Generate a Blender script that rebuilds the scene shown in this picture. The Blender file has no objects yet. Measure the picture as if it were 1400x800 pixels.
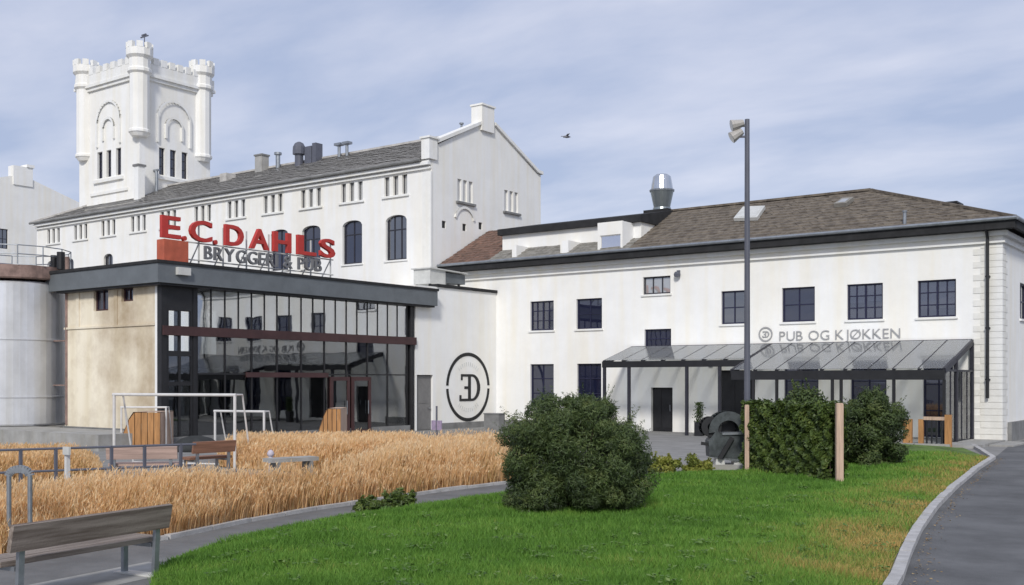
import bpy, bmesh, math, random
import numpy as np
from mathutils import Vector, Matrix
random.seed(7); rng = np.random.default_rng(7)
sc = bpy.context.scene
COL = sc.collection
R = math.radians

# ------------------------------------------------------------------ camera, world, sun
EYE = 2.4
cam_d = bpy.data.cameras.new('camera'); cam = bpy.data.objects.new('camera', cam_d); COL.objects.link(cam)
cam_d.sensor_width = 36; cam_d.lens = 36 * 1459 / 1400; cam_d.shift_y = 120 / 1400
cam_d.clip_start = .1; cam_d.clip_end = 3000
cam.location = (0, 0, EYE); cam.rotation_euler = (R(90), 0, math.atan2(.5952, .8036))
sc.camera = cam
sc.view_settings.view_transform = 'Standard'; sc.view_settings.look = 'None'
sc.view_settings.exposure = 0.16; sc.view_settings.gamma = 1

SUN = Vector((.40, -.74, .60)).normalized()
sun_el = math.asin(SUN.z); sun_rot = math.atan2(SUN.x, SUN.y)
sd = bpy.data.lights.new('sun', 'SUN'); sd.energy = 2.35; sd.angle = R(9.0); sd.color = (1, .97, .92)
so = bpy.data.objects.new('sun', sd); COL.objects.link(so)
so.rotation_euler = SUN.to_track_quat('Z', 'Y').to_euler(); so.location = (0, -30, 40)

w = bpy.data.worlds.new('World'); sc.world = w; w.use_nodes = True
nt = w.node_tree; nt.nodes.clear(); L = nt.links.new
def N(t, **k):
    n = nt.nodes.new(t)
    for a, b in k.items(): setattr(n, a, b)
    return n
out = N('ShaderNodeOutputWorld'); bg = N('ShaderNodeBackground'); bg.inputs['Strength'].default_value = .1
sky = N('ShaderNodeTexSky', sky_type='NISHITA', sun_disc=False, sun_elevation=sun_el, sun_rotation=sun_rot)
sky.air_density = 1.0; sky.dust_density = 1.0; sky.ozone_density = 1.5
tc = N('ShaderNodeTexCoord'); sep = N('ShaderNodeSeparateXYZ'); L(tc.outputs['Generated'], sep.inputs[0])
ad = N('ShaderNodeMath', operation='MAXIMUM'); L(sep.outputs['Z'], ad.inputs[0]); ad.inputs[1].default_value = 0
ad2 = N('ShaderNodeMath', operation='ADD'); L(ad.outputs[0], ad2.inputs[0]); ad2.inputs[1].default_value = .16
dv = N('ShaderNodeVectorMath', operation='DIVIDE'); L(tc.outputs['Generated'], dv.inputs[0])
cb = N('ShaderNodeCombineXYZ'); L(ad2.outputs[0], cb.inputs[0]); L(ad2.outputs[0], cb.inputs[1]); cb.inputs[2].default_value = 1
L(cb.outputs[0], dv.inputs[1])
mp = N('ShaderNodeMapping'); L(dv.outputs[0], mp.inputs[0]); mp.inputs['Rotation'].default_value = (0, 0, R(-37)); mp.inputs['Scale'].default_value = (.8, 1.5, .3)
n1 = N('ShaderNodeTexNoise'); n1.inputs['Scale'].default_value = 1.7; n1.inputs['Detail'].default_value = 6; n1.inputs['Roughness'].default_value = .52; n1.inputs['Distortion'].default_value = .15
L(mp.outputs[0], n1.inputs['Vector'])
rp = N('ShaderNodeValToRGB'); L(n1.outputs[0], rp.inputs[0])
rp.color_ramp.elements[0].position = .38; rp.color_ramp.elements[0].color = (4.1, 4.75, 6.55, 1)
rp.color_ramp.elements[1].position = .66; rp.color_ramp.elements[1].color = (6.5, 6.75, 8.0, 1)
mx = N('ShaderNodeMix', data_type='RGBA'); mx.inputs[0].default_value = .84
L(sky.outputs[0], mx.inputs[6]); L(rp.outputs[0], mx.inputs[7])
L(mx.outputs[2], bg.inputs[0]); L(bg.outputs[0], out.inputs[0])

# ------------------------------------------------------------------ measuring helpers (building axes: x along the pub front, y away)
CA, SA, F, HY = .8036, .5952, 1459., 520.
def ray(px, py=520):
    r = (px - 700) / F
    return (r * CA - SA, r * SA + CA, (HY - py) / F)
def onV(px, py, v):
    a = ray(px, py); t = v / a[1]; return Vector((a[0] * t, v, a[2] * t + EYE))
def onU(px, py, u):
    a = ray(px, py); t = u / a[0]; return Vector((u, a[1] * t, a[2] * t + EYE))
def G(px, py, z=0):
    a = ray(px, py); t = (z - EYE) / a[2]; return Vector((a[0] * t, a[1] * t, z))
def D(px, d, z=0):
    a = ray(px); return Vector((a[0] * d, a[1] * d, z))
def uV(px, v): return onV(px, 520, v).x
def vU(px, u): return onU(px, 520, u).y
def zV(px, py, v): return onV(px, py, v).z
def zU(px, py, u): return onU(px, py, u).z

# ------------------------------------------------------------------ materials
def mat(name, col, rough=.8, var=.12, scale=3., bump=0., metal=0., spec=.4, bscale=None, streak=0., col2=None, p=(.35, .65), grain=None):
    m = bpy.data.materials.new(name); m.use_nodes = True
    t = m.node_tree; b = t.nodes['Principled BSDF']; l = t.links.new
    b.inputs['Roughness'].default_value = rough; b.inputs['Metallic'].default_value = metal
    b.inputs['Specular IOR Level'].default_value = spec
    g = t.nodes.new('ShaderNodeNewGeometry')
    n = t.nodes.new('ShaderNodeTexNoise'); n.inputs['Scale'].default_value = scale; n.inputs['Detail'].default_value = 6; n.inputs['Roughness'].default_value = .65
    if grain:
        tcn = t.nodes.new('ShaderNodeTexCoord'); gm_ = t.nodes.new('ShaderNodeMapping'); gm_.inputs['Scale'].default_value = grain
        l(tcn.outputs['Object'], gm_.inputs[0]); l(gm_.outputs[0], n.inputs['Vector'])
    else: l(g.outputs['Position'], n.inputs['Vector'])
    r = t.nodes.new('ShaderNodeValToRGB'); l(n.outputs[0], r.inputs[0])
    c2 = col2 or tuple(min(1, c * (1 + var)) for c in col)
    c1 = tuple(c * (1 - var) for c in col) if col2 is None else col
    r.color_ramp.elements[0].position = p[0]; r.color_ramp.elements[0].color = (*c1, 1)
    r.color_ramp.elements[1].position = p[1]; r.color_ramp.elements[1].color = (*c2, 1)
    o = r.outputs[0]
    if streak:
        mpn = t.nodes.new('ShaderNodeMapping'); mpn.inputs['Scale'].default_value = (1.6, 1.6, .12); l(g.outputs['Position'], mpn.inputs[0])
        n2 = t.nodes.new('ShaderNodeTexNoise'); n2.inputs['Scale'].default_value = 1.3; n2.inputs['Detail'].default_value = 8; l(mpn.outputs[0], n2.inputs['Vector'])
        r2 = t.nodes.new('ShaderNodeValToRGB'); l(n2.outputs[0], r2.inputs[0])
        r2.color_ramp.elements[0].position = .3; r2.color_ramp.elements[1].position = .6
        s = 1 - streak; r2.color_ramp.elements[0].color = (s, s * .97, s * .9, 1); r2.color_ramp.elements[1].color = (1, 1, 1, 1)
        mm = t.nodes.new('ShaderNodeMix'); mm.data_type = 'RGBA'; mm.blend_type = 'MULTIPLY'; mm.inputs[0].default_value = 1
        l(o, mm.inputs[6]); l(r2.outputs[0], mm.inputs[7]); o = mm.outputs[2]
    l(o, b.inputs['Base Color'])
    if bump:
        nb = t.nodes.new('ShaderNodeTexNoise'); nb.inputs['Scale'].default_value = bscale or scale * 8; nb.inputs['Detail'].default_value = 5
        l(g.outputs['Position'], nb.inputs['Vector'])
        bp = t.nodes.new('ShaderNodeBump'); bp.inputs['Strength'].default_value = bump; bp.inputs['Distance'].default_value = .02
        l(nb.outputs[0], bp.inputs['Height']); l(bp.outputs[0], b.inputs['Normal'])
    return m

def tint_mat(name, cols, rough=.7, trans=.25, pos_mix=None, spec=.2):
    """foliage: colour from a per-leaf 'tint' attribute"""
    m = bpy.data.materials.new(name); m.use_nodes = True
    t = m.node_tree; l = t.links.new; b = t.nodes['Principled BSDF']; o = t.nodes['Material Output']
    b.inputs['Roughness'].default_value = rough; b.inputs['Specular IOR Level'].default_value = spec
    a = t.nodes.new('ShaderNodeAttribute'); a.attribute_name = 'tint'
    r = t.nodes.new('ShaderNodeValToRGB'); l(a.outputs['Fac'], r.inputs[0])
    e = r.color_ramp.elements
    for i, c in enumerate(cols):
        q = e[i] if i < 2 else e.new(1)
        q.position = i / (len(cols) - 1); 
    for i, c in enumerate(cols):
        e[i].position = i / (len(cols) - 1); e[i].color = (*c, 1)
    l(r.outputs[0], b.inputs['Base Color'])
    tr = t.nodes.new('ShaderNodeBsdfTranslucent'); l(r.outputs[0], tr.inputs[0])
    mxs = t.nodes.new('ShaderNodeMixShader'); mxs.inputs[0].default_value = trans
    l(b.outputs[0], mxs.inputs[1]); l(tr.outputs[0], mxs.inputs[2]); l(mxs.outputs[0], o.inputs[0])
    return m

def glass_mat(name, refl=.3, tint=(.5, .52, .55), rough=.02, dark=0.0, dcol=(.02, .02, .03)):
    """architectural glass: mirror layer over see-through (or over a dark room)"""
    m = bpy.data.materials.new(name); m.use_nodes = True
    t = m.node_tree; l = t.links.new; t.nodes.remove(t.nodes['Principled BSDF']); o = t.nodes['Material Output']
    gl = t.nodes.new('ShaderNodeBsdfGlossy'); gl.inputs['Roughness'].default_value = rough; gl.inputs[0].default_value = (.95, .97, 1, 1)
    g = t.nodes.new('ShaderNodeNewGeometry'); n = t.nodes.new('ShaderNodeTexNoise'); n.inputs['Scale'].default_value = .8
    l(g.outputs['Position'], n.inputs['Vector'])
    bp = t.nodes.new('ShaderNodeBump'); bp.inputs['Strength'].default_value = .03; bp.inputs['Distance'].default_value = .1
    l(n.outputs[0], bp.inputs['Height']); l(bp.outputs[0], gl.inputs['Normal'])
    tr = t.nodes.new('ShaderNodeBsdfTransparent'); tr.inputs[0].default_value = (*tint, 1)
    df = t.nodes.new('ShaderNodeBsdfDiffuse'); df.inputs[0].default_value = (*dcol, 1)
    m1 = t.nodes.new('ShaderNodeMixShader'); m1.inputs[0].default_value = dark; l(tr.outputs[0], m1.inputs[1]); l(df.outputs[0], m1.inputs[2])
    lw = t.nodes.new('ShaderNodeLayerWeight'); lw.inputs[0].default_value = .25
    mr = t.nodes.new('ShaderNodeMapRange'); l(lw.outputs['Fresnel'], mr.inputs[0]); mr.inputs[3].default_value = refl; mr.inputs[4].default_value = 1
    m2 = t.nodes.new('ShaderNodeMixShader'); l(mr.outputs[0], m2.inputs[0]); l(m1.outputs[0], m2.inputs[1]); l(gl.outputs[0], m2.inputs[2])
    l(m2.outputs[0], o.inputs[0])
    return m

M = dict(
    white=mat('white_plaster', (.84, .835, .81), .85, .03, .9, .15, bscale=14, streak=.02),
    white2=mat('old_white_plaster', (.83, .825, .80), .85, .035, .7, .2, bscale=10, streak=.03),
    trim=mat('white_trim', (.80, .80, .78), .7, .03, 3, streak=.05),
    cream=mat('cream_plaster', (.44, .35, .24), .85, .1, .22, .2, bscale=9, streak=.12, col2=(.84, .77, .62), p=(.36, .60)),
    quoin=mat('quoin_plaster', (.77, .765, .735), .85, .06, 2.2, .2, streak=.06),
    tile=mat('brown_roof_tiles', (.085, .070, .055), .8, .4, 3.0, .2, col2=(.19, .16, .125)),
    lit_tile=mat('lit_roof_tiles', (.085, .055, .042), .8, .4, 3.0, .3, col2=(.23, .135, .10)),  # same roof as the brown tiles; redder colour stands in for different light
    slate=mat('grey_slate', (.34, .325, .30), .75, .3, 2.2, .15, col2=(.52, .50, .47)),
    greytile=mat('grey_roof_tiles', (.16, .15, .13), .8, .3, 3.0, .3, col2=(.28, .265, .235)),
    black=mat('black_metal', (.018, .018, .02), .5, .2, 3),
    bitumen=mat('black_roofing', (.022, .022, .023), .85, .3, 2, .3),
    fascia=mat('grey_zinc', (.145, .16, .17), .55, .12, 1.2, .05, metal=.15),
    beam=mat('red_brown_steel', (.06, .028, .028), .6, .2, 2),
    navy=mat('navy_frame', (.016, .017, .045), .5, .2, 4),
    dframe=mat('dark_window_frame', (.03, .03, .04), .5, .2, 4),
    curtain=mat('pale_curtain', (.45, .45, .43), .9, .2, 6),
    red=mat('red_paint', (.46, .04, .03), .45, .1, 3),
    redbox=mat('faded_red_paint', (.50, .12, .065), .55, .15, 2, streak=.2),
    letter=mat('grey_letters', (.16, .16, .165), .5, .1, 3),
    wallletter=mat('grey_wall_letters', (.33, .33, .33), .6, .1, 3),
    ink=mat('black_wall_paint', (.02, .02, .02), .7, .2, 5),
    steel=mat('galvanised_steel', (.30, .32, .34), .42, .15, 5, metal=.7),
    shiny=mat('shiny_steel', (.62, .64, .66), .22, .08, 2, metal=1),
    tank=mat('brushed_tank_steel', (.60, .62, .66), .5, .08, 1.0, metal=.4, streak=.12),
    rust=mat('rusty_brown_paint', (.24, .165, .14), .8, .3, 2.5, .2),
    lampgrey=mat('grey_pole_paint', (.10, .105, .13), .5, .1, 2),
    floodgrey=mat('pale_lamp_housing', (.38, .36, .33), .5, .15, 6),
    paleconc=mat('pale_render', (.55, .55, .54), .9, .06, 2),
    concrete=mat('concrete', (.34, .335, .32), .9, .15, 1.4, .3, streak=.12),
    plinth=mat('grey_plinth', (.20, .20, .195), .9, .2, 1.6, .3),
    paving=mat('court_paving', (.23, .225, .215), .92, .16, 1.1, .3),
    asphalt=mat('asphalt', (.115, .116, .118), .93, .26, .6, .5, bscale=60),
    pathtar=mat('path_asphalt', (.15, .148, .145), .93, .18, 1.2, .4, bscale=40),
    kerb=mat('kerb_granite', (.42, .41, .40), .85, .16, 4, .3),
    soil=mat('lawn_soil', (.085, .14, .026), .95, .4, 1.4, .4),
    strawsoil=mat('straw_litter', (.34, .22, .10), .95, .35, 2, .4),
    wood=mat('weathered_bench_wood', (.13, .10, .08), .8, .3, 7, .3, col2=(.31, .26, .22), grain=(.12, 2.2, 2.2)),
    pinkwood=mat('pinkish_bench_wood', (.42, .30, .25), .8, .2, 7, .3, grain=(.12, 2.2, 2.2)),
    brownwood=mat('brown_bench_wood', (.24, .12, .075), .8, .25, 7, .3, grain=(.12, 2.2, 2.2)),
    orangewood=mat('orange_stained_wood', (.40, .20, .075), .7, .25, 5, .2, grain=(2.5, 2.5, .3)),
    postwood=mat('pale_post_wood', (.50, .36, .27), .8, .2, 8, .3, grain=(2.2, 2.2, .15)),
    goal=mat('white_goal_paint', (.60, .59, .57), .4, .08, 5),
    sculpt=mat('dark_bronze', (.075, .085, .088), .5, .35, 5, .3, metal=.35),
    bark=mat('bark', (.06, .045, .032), .9, .3, 9, .5),
    interior=mat('dark_room', (.045, .043, .045), .9, .3, .8),
    rubber=mat('dark_rubber', (.03, .032, .032), .85, .3, 3, .3),
    grey_door=mat('grey_door_paint', (.19, .185, .18), .6, .12, 3),
    hatch=mat('hatch_cover', (.55, .55, .52), .4, .1, 3),
    birdgrey=mat('bird_plumage', (.22, .22, .24), .8, .2, 20),
)
GL = dict(
    pub=glass_mat('pub_window_glass', .10, dark=1, dcol=(.012, .014, .035)),
    sky=glass_mat('dim_window_glass', .20, dark=1, dcol=(.03, .03, .035)),
    pale=glass_mat('pale_window_glass', .25, dark=1, dcol=(.33, .33, .32)),
    facade=glass_mat('facade_glass', .42, tint=(.42, .44, .45)),
    facade_low=glass_mat('facade_glass_clear', .14, tint=(.42, .44, .45)),
    canopy=glass_mat("canopy_glass", .04, tint=(.88, .90, .90), rough=.10, dark=.24, dcol=(.70, .71, .70)),
    bay=glass_mat('bay_glass', .08, tint=(.85, .87, .88)),
    cloud=glass_mat('cloud_window_glass', .16, tint=(.55,.56,.66), dark=.2, dcol=(.03, .03, .06)),
    side=glass_mat('screen_glass', .10, tint=(.82, .84, .85)),
)

# ------------------------------------------------------------------ mesh builder
def root_loc(o):
    v = Vector((0, 0, 0))
    while o is not None: v = v + o.location; o = o.parent
    return v
class MB:
    def __init__(s): s.v = []; s.f = []
    def add(s, vs, fs):
        n = len(s.v); s.v += [tuple(x) for x in vs]; s.f += [tuple(i + n for i in f) for f in fs]; return s
    def quad(s, *p): return s.add(p, [tuple(range(len(p)))])
    def box(s, x0, x1, y0, y1, z0, z1):
        return s.add([(x0,y0,z0),(x1,y0,z0),(x1,y1,z0),(x0,y1,z0),(x0,y0,z1),(x1,y0,z1),(x1,y1,z1),(x0,y1,z1)],
                     [(0,3,2,1),(4,5,6,7),(0,1,5,4),(1,2,6,5),(2,3,7,6),(3,0,4,7)])
    def mbox(s, mp, a0, a1, n0, n1, z0, z1):
        vs = [mp(a, n, z) for z in (z0, z1) for a, n in ((a0,n0),(a1,n0),(a1,n1),(a0,n1))]
        return s.add(vs, [(0,3,2,1),(4,5,6,7),(0,1,5,4),(1,2,6,5),(2,3,7,6),(3,0,4,7)])
    def prism(s, poly, vec):
        n = len(poly); vec = Vector(vec); p = [Vector(q) for q in poly]
        return s.add(p + [q + vec for q in p], [tuple(range(n))[::-1], tuple(range(n, 2*n))] + [(i, (i+1) % n, n+(i+1) % n, n+i) for i in range(n)])
    def tube(s, p0, p1, r0, r1=None, n=10, cap=True):
        r1 = r0 if r1 is None else r1; p0 = Vector(p0); p1 = Vector(p1); d = (p1-p0).normalized()
        a = d.orthogonal().normalized(); b = d.cross(a)
        vs = [p + r*(math.cos(2*math.pi*i/n)*a + math.sin(2*math.pi*i/n)*b) for p, r in ((p0,r0),(p1,r1)) for i in range(n)]
        fs = [(i,(i+1)%n,n+(i+1)%n,n+i) for i in range(n)]
        if cap: fs += [tuple(range(n))[::-1], tuple(range(n,2*n))]
        return s.add(vs, fs)
    def bar(s, p0, p1, w, h=None, up=(0,0,1)):
        h = h or w; p0 = Vector(p0); p1 = Vector(p1); d = (p1-p0).normalized(); up = Vector(up)
        if abs(d.dot(up)) > .95: up = Vector((1,0,0))
        a = d.cross(up).normalized()*w/2; b = a.cross(d).normalized()*h/2
        vs = [p+q for p in (p0,p1) for q in (-a-b, a-b, a+b, -a+b)]
        return s.add(vs, [(0,1,2,3)[::-1],(4,5,6,7),(0,1,5,4),(1,2,6,5),(2,3,7,6),(3,0,4,7)])
    def path(s, pts, r, n=8):
        for i in range(len(pts)-1): s.tube(pts[i], pts[i+1], r, r, n)
        return s
    def lathe(s, c, prof, n=24, a0=0., cap=True):
        c = Vector(c); m = len(prof)
        vs = [c + Vector((r*math.cos(a0+2*math.pi*i/n), r*math.sin(a0+2*math.pi*i/n), z)) for r, z in prof for i in range(n)]
        fs = [(k*n+i, k*n+(i+1)%n, (k+1)*n+(i+1)%n, (k+1)*n+i) for k in range(m-1) for i in range(n)]
        if cap: fs += [tuple(range(n))[::-1], tuple(range((m-1)*n, m*n))]
        return s.add(vs, fs)
    def build(s, name, m, parent=None, local=False, base=None, smooth=False, fix=True):
        off = Vector((0,0,0)) if local else (root_loc(parent) if parent else (Vector(base) if base is not None else Vector((0,0,0))))
        me = bpy.data.meshes.new(name)
        me.from_pydata([(x-off.x, y-off.y, z-off.z) for x, y, z in s.v], [], s.f)
        if fix:
            bm = bmesh.new(); bm.from_mesh(me); bmesh.ops.recalc_face_normals(bm, faces=bm.faces); bm.to_mesh(me); bm.free()
        if smooth: me.shade_smooth()
        me.materials.append(m)
        o = bpy.data.objects.new(name, me); COL.objects.link(o)
        if parent: o.parent = parent
        elif not local: o.location = off
        return o
def tag(o, label, cat, group=None):
    o['label'] = label; o['category'] = cat
    if group: o['group'] = group
    return o
def thing(name, loc, label, cat, group=None, rz=0):
    o = bpy.data.objects.new(name, None); o.empty_display_size = .2; COL.objects.link(o)
    o.location = loc; o.rotation_euler = (0, 0, rz); return tag(o, label, cat, group)
def struct(o): o['kind'] = 'structure'; return o
def stuff(o): o['kind'] = 'stuff'; return o
def copy_tree(o, parent=None):
    c = o.copy(); COL.objects.link(c)
    if parent: c.parent = parent
    for ch in list(o.children): copy_tree(ch, c)
    return c
def mapV(v): return lambda a, n, z: (a, v - n, z)      # wall facing -y (towards the camera); n = outward
def mapU(u): return lambda a, n, z: (u + n, a, z)      # wall facing +x

def wall(mb, mp, a0, a1, z0, z1, ops, reveal=.2):
    A = sorted({a0, a1, *[o[0] for o in ops], *[o[1] for o in ops]}); Z = sorted({z0, z1, *[o[2] for o in ops], *[o[3] for o in ops]})
    A = [a for a in A if a0 <= a <= a1]; Z = [z for z in Z if z0 <= z <= z1]
    for i in range(len(A)-1):
        for j in range(len(Z)-1):
            ca = (A[i]+A[i+1])/2; cz = (Z[j]+Z[j+1])/2
            if any(o[0] < ca < o[1] and o[2] < cz < o[3] for o in ops): continue
            mb.quad(mp(A[i],0,Z[j]), mp(A[i+1],0,Z[j]), mp(A[i+1],0,Z[j+1]), mp(A[i],0,Z[j+1]))
    for o in ops:
        b0, b1, c0, c1 = o[:4]
        for p, q in (((b0,c0),(b1,c0)), ((b1,c0),(b1,c1)), ((b1,c1),(b0,c1)), ((b0,c1),(b0,c0))):
            mb.quad(mp(p[0],0,p[1]), mp(q[0],0,q[1]), mp(q[0],-reveal,q[1]), mp(p[0],-reveal,p[1]))
def arch_fill(mb, mp, a0, a1, z1, rise, n=0., depth=.0, k=8):
    """spandrels that turn the top of a square opening into a flat arch"""
    am = (a0+a1)/2; h = (a1-a0)/2
    for sgn in (-1, 1):
        pts = [mp(am+sgn*h, n, z1)]
        for i in range(k+1):
            t = i/k; a = am+sgn*h*(1-t); z = z1-rise*(1-math.sqrt(max(0, 1-((1-t))**2))) if rise > 0 else z1
            pts.append(mp(a, n, z))
        c = pts[0]
        for i in range(1, len(pts)-1):
            mb.add([c, pts[i], pts[i+1]], [(0,1,2)])
            q = [Vector(pts[i]), Vector(pts[i+1])]
            if depth:
                i0 = Vector(mp(0,0,0))-Vector(mp(0,depth,0)); mb.quad(q[0], q[1], q[1]+i0, q[0]+i0)
def window(parent, mp, a0, a1, z0, z1, fm, gm, nx=2, nz=2, rec=.13, fw=.07, mw=.05, sill=True, name='window', sm=None, transom=None):
    mb = MB()
    mb.mbox(mp, a0, a0+fw, -rec-.06, -rec+.02, z0, z1); mb.mbox(mp, a1-fw, a1, -rec-.06, -rec+.02, z0, z1)
    mb.mbox(mp, a0+fw, a1-fw, -rec-.06, -rec+.018, z0, z0+fw); mb.mbox(mp, a0+fw, a1-fw, -rec-.06, -rec+.018, z1-fw, z1)
    for i in range(1, nx):
        a = a0+(a1-a0)*i/nx; k = mw*(1.6 if (nx == 4 and i == 2) else 1)
        mb.mbox(mp, a-k/2, a+k/2, -rec-.05, -rec+.012, z0+fw, z1-fw)
    for j in (range(1, nz) if transom is None else [0]):
        z = z0+(z1-z0)*(j/nz if transom is None else transom); mb.mbox(mp, a0+fw, a1-fw, -rec-.045, -rec+.008, z-mw/2, z+mw/2)
    wo = mb.build(name, fm, parent)
    p = MB(); p.mbox(mp, a0+.01, a1-.01, -rec-.035, -rec-.025, z0+.01, z1-.01); p.build('pane', gm, wo)
    if sill:
        s = MB(); s.mbox(mp, a0-.08, a1+.08, -rec+.02, .07, z0-.09, z0-.002); s.build('sill', sm or M['trim'], wo)
    return wo
def fast_obj(name, verts, k, m, tint=None, parent=None, base=None):
    """verts (n*k,3): n separate k-gons"""
    n = len(verts)//k; me = bpy.data.meshes.new(name)
    if base is not None: verts = verts - np.array(base)
    me.vertices.add(n*k); me.vertices.foreach_set('co', verts.astype(np.float32).ravel())
    me.loops.add(n*k); me.loops.foreach_set('vertex_index', np.arange(n*k, dtype=np.int32))
    me.polygons.add(n); me.polygons.foreach_set('loop_start', np.arange(0, n*k, k, dtype=np.int32)); me.polygons.foreach_set('loop_total', np.full(n, k, dtype=np.int32))
    if tint is not None:
        at = me.attributes.new('tint', 'FLOAT', 'POINT'); at.data.foreach_set('value', np.repeat(tint, k).astype(np.float32))
    me.update(); me.materials.append(m)
    o = bpy.data.objects.new(name, me); COL.objects.link(o)
    if parent: o.parent = parent
    elif base is not None: o.location = base
    return o
def letter_mesh(ch, h, depth, fat=0.):
    cu = bpy.data.curves.new('letter', 'FONT'); cu.body = ch; cu.size = 1; cu.extrude = .05; cu.offset = fat; cu.resolution_u = 4
    o = bpy.data.objects.new('letter', cu); COL.objects.link(o)
    dg = bpy.context.evaluated_depsgraph_get(); me = bpy.data.meshes.new_from_object(o.evaluated_get(dg))
    bpy.data.objects.remove(o); bpy.data.curves.remove(cu)
    v = np.array([x.co[:] for x in me.vertices])
    f = [tuple(p.vertices) for p in me.polygons]; bpy.data.meshes.remove(me)
    v[:, 2] *= depth/.1
    v[:, :2] *= h/.73            # cap height of the built-in font is about .73
    return v, f
def put_text(parent, text, a0, a1, zbase, h, mp, m, depth=.05, fat=0., off=.03, zslope=0., name='letter'):
    items = []; x = 0
    for ch in text:
        if ch == ' ': x += h*.42; continue
        v, f = letter_mesh(ch, h, depth, fat); lo, hi = v[:,0].min(), v[:,0].max()
        v[:,0] -= lo; items.append((x, v, f)); x += (hi-lo)+h*.16
    tot = x-h*.16; s = (a1-a0)/tot
    for x0, v, f in items:
        mb = MB(); mb.add([mp(a0+(x0+p[0])*s, off+p[2], zbase+zslope*(x0)*s+p[1]) for p in v], f); mb.build(name, m, parent)

# ================================================================== GROUND
def poly_sheet(name, pts, z, m, thick=0.):
    mb = MB()
    if thick: mb.prism([(p[0], p[1], z-thick) for p in pts], (0,0,thick))
    else: mb.quad(*[(p[0], p[1], z) for p in pts])
    return mb.build(name, m, fix=False if not thick else True)
g = MB(); g.quad((-1500,-1500,0),(1500,-1500,0),(1500,1500,0),(-1500,1500,0)); struct(g.build('ground', M['paving'], fix=False))

kerb_px = [(1205,830),(1226,795),(1238,762),(1254,728),(1278,695),(1305,668),(1335,643),(1358,628)]
kerb_pts = [G(*p) for p in kerb_px]
k0 = kerb_pts[0]; dirk = (kerb_pts[0]-kerb_pts[1]).normalized()
kerb_pts = [k0+dirk*8] + kerb_pts
kend = Vector((-8.0, 41.5, 0)); 
road_poly = kerb_pts + [Vector((-8.9, 44.2, 0)), Vector((-8.9, 60, 0)), Vector((40, 90, 0)), Vector((60, -30, 0)), Vector((10, -30, 0))]
struct(poly_sheet('road', road_poly, .012, M['asphalt']))

path_l = [G(*p) for p in [(0,768),(120,752),(228,738),(340,714),(430,698),(520,685),(600,673),(672,664),(760,655)]]
lawn_edge = [G(*p) for p in [(208,800),(216,780),(250,762),(300,746),(350,733),(413,719),(470,709),(560,696),(640,684),(700,674),(780,664),(880,652)]]
path_poly = [Vector((-12,2,0)), Vector((-14.5,6,0))] + path_l + [G(890,640)] + lawn_edge[::-1] + [G(150,830)+Vector((.5,-4,0)), Vector((2,-2,0))]
struct(poly_sheet('path', path_poly, .008, M['pathtar']))

# lawn
lawn_poly = [Vector((3,-6,0)), Vector((-2.0,3,0)), G(190,880)] + lawn_edge + [G(1010,648), G(1030,645), Vector((-15.2,36.2,0)), Vector((-15.0,39.2,0)), Vector((-10.3,39.4,0)), Vector((-9.6,39.6,0))] + [p-Vector((.12,0,0)) for p in kerb_pts[::-1]]
def inside(poly, P):
    x, y = P[:,0], P[:,1]; c = np.zeros(len(P), bool); n = len(poly); j = n-1
    for i in range(n):
        xi, yi, xj, yj = poly[i][0], poly[i][1], poly[j][0], poly[j][1]
        c ^= ((yi > y) != (yj > y)) & (x < (xj-xi)*(y-yi)/(yj-yi+1e-12)+xi); j = i
    return c
def seg_dist(pts, P):
    d = np.full(len(P), 1e9)
    for a, b in zip(pts[:-1], pts[1:]):
        a = np.array(a[:2]); b = np.array(b[:2]); ab = b-a; t = np.clip(((P-a)@ab)/(ab@ab+1e-9), 0, 1)
        d = np.minimum(d, np.linalg.norm(P-(a+t[:,None]*ab), axis=1))
    return d
def smooth_noise(P, s, seed):
    r = np.random.default_rng(seed); o = np.zeros(len(P))
    for k in range(5):
        a = r.uniform(0, 2*math.pi); f = r.uniform(.6, 1.6)/s; o += np.sin(P[:,0]*f*math.cos(a)*6.28+P[:,1]*f*math.sin(a)*6.28+r.uniform(0, 6.28))
    return o/5
def lawn_z(P):
    e = np.clip(seg_dist(lawn_poly+[lawn_poly[0]], P)/1.2, 0, 1)
    return .03 + .14*e + .05*smooth_noise(P, 5, 3)*e
bm = bmesh.new()
vs = [bm.verts.new((p[0], p[1], .02)) for p in lawn_poly]; bm.faces.new(vs)
bmesh.ops.triangulate(bm, faces=bm.faces[:]); 
for _ in range(4):
    bmesh.ops.subdivide_edges(bm, edges=[e for e in bm.edges if e.calc_length() > .9], cuts=1); bmesh.ops.triangulate(bm, faces=bm.faces[:])
P = np.array([v.co[:2] for v in bm.verts]); Z = lawn_z(P)
for v, z in zip(bm.verts, Z): v.co.z = z
me = bpy.data.meshes.new('lawn'); bm.to_mesh(me); bm.free(); me.shade_smooth(); me.materials.append(M['soil'])
lawn = bpy.data.objects.new('lawn', me); COL.objects.link(lawn); struct(lawn)

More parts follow.
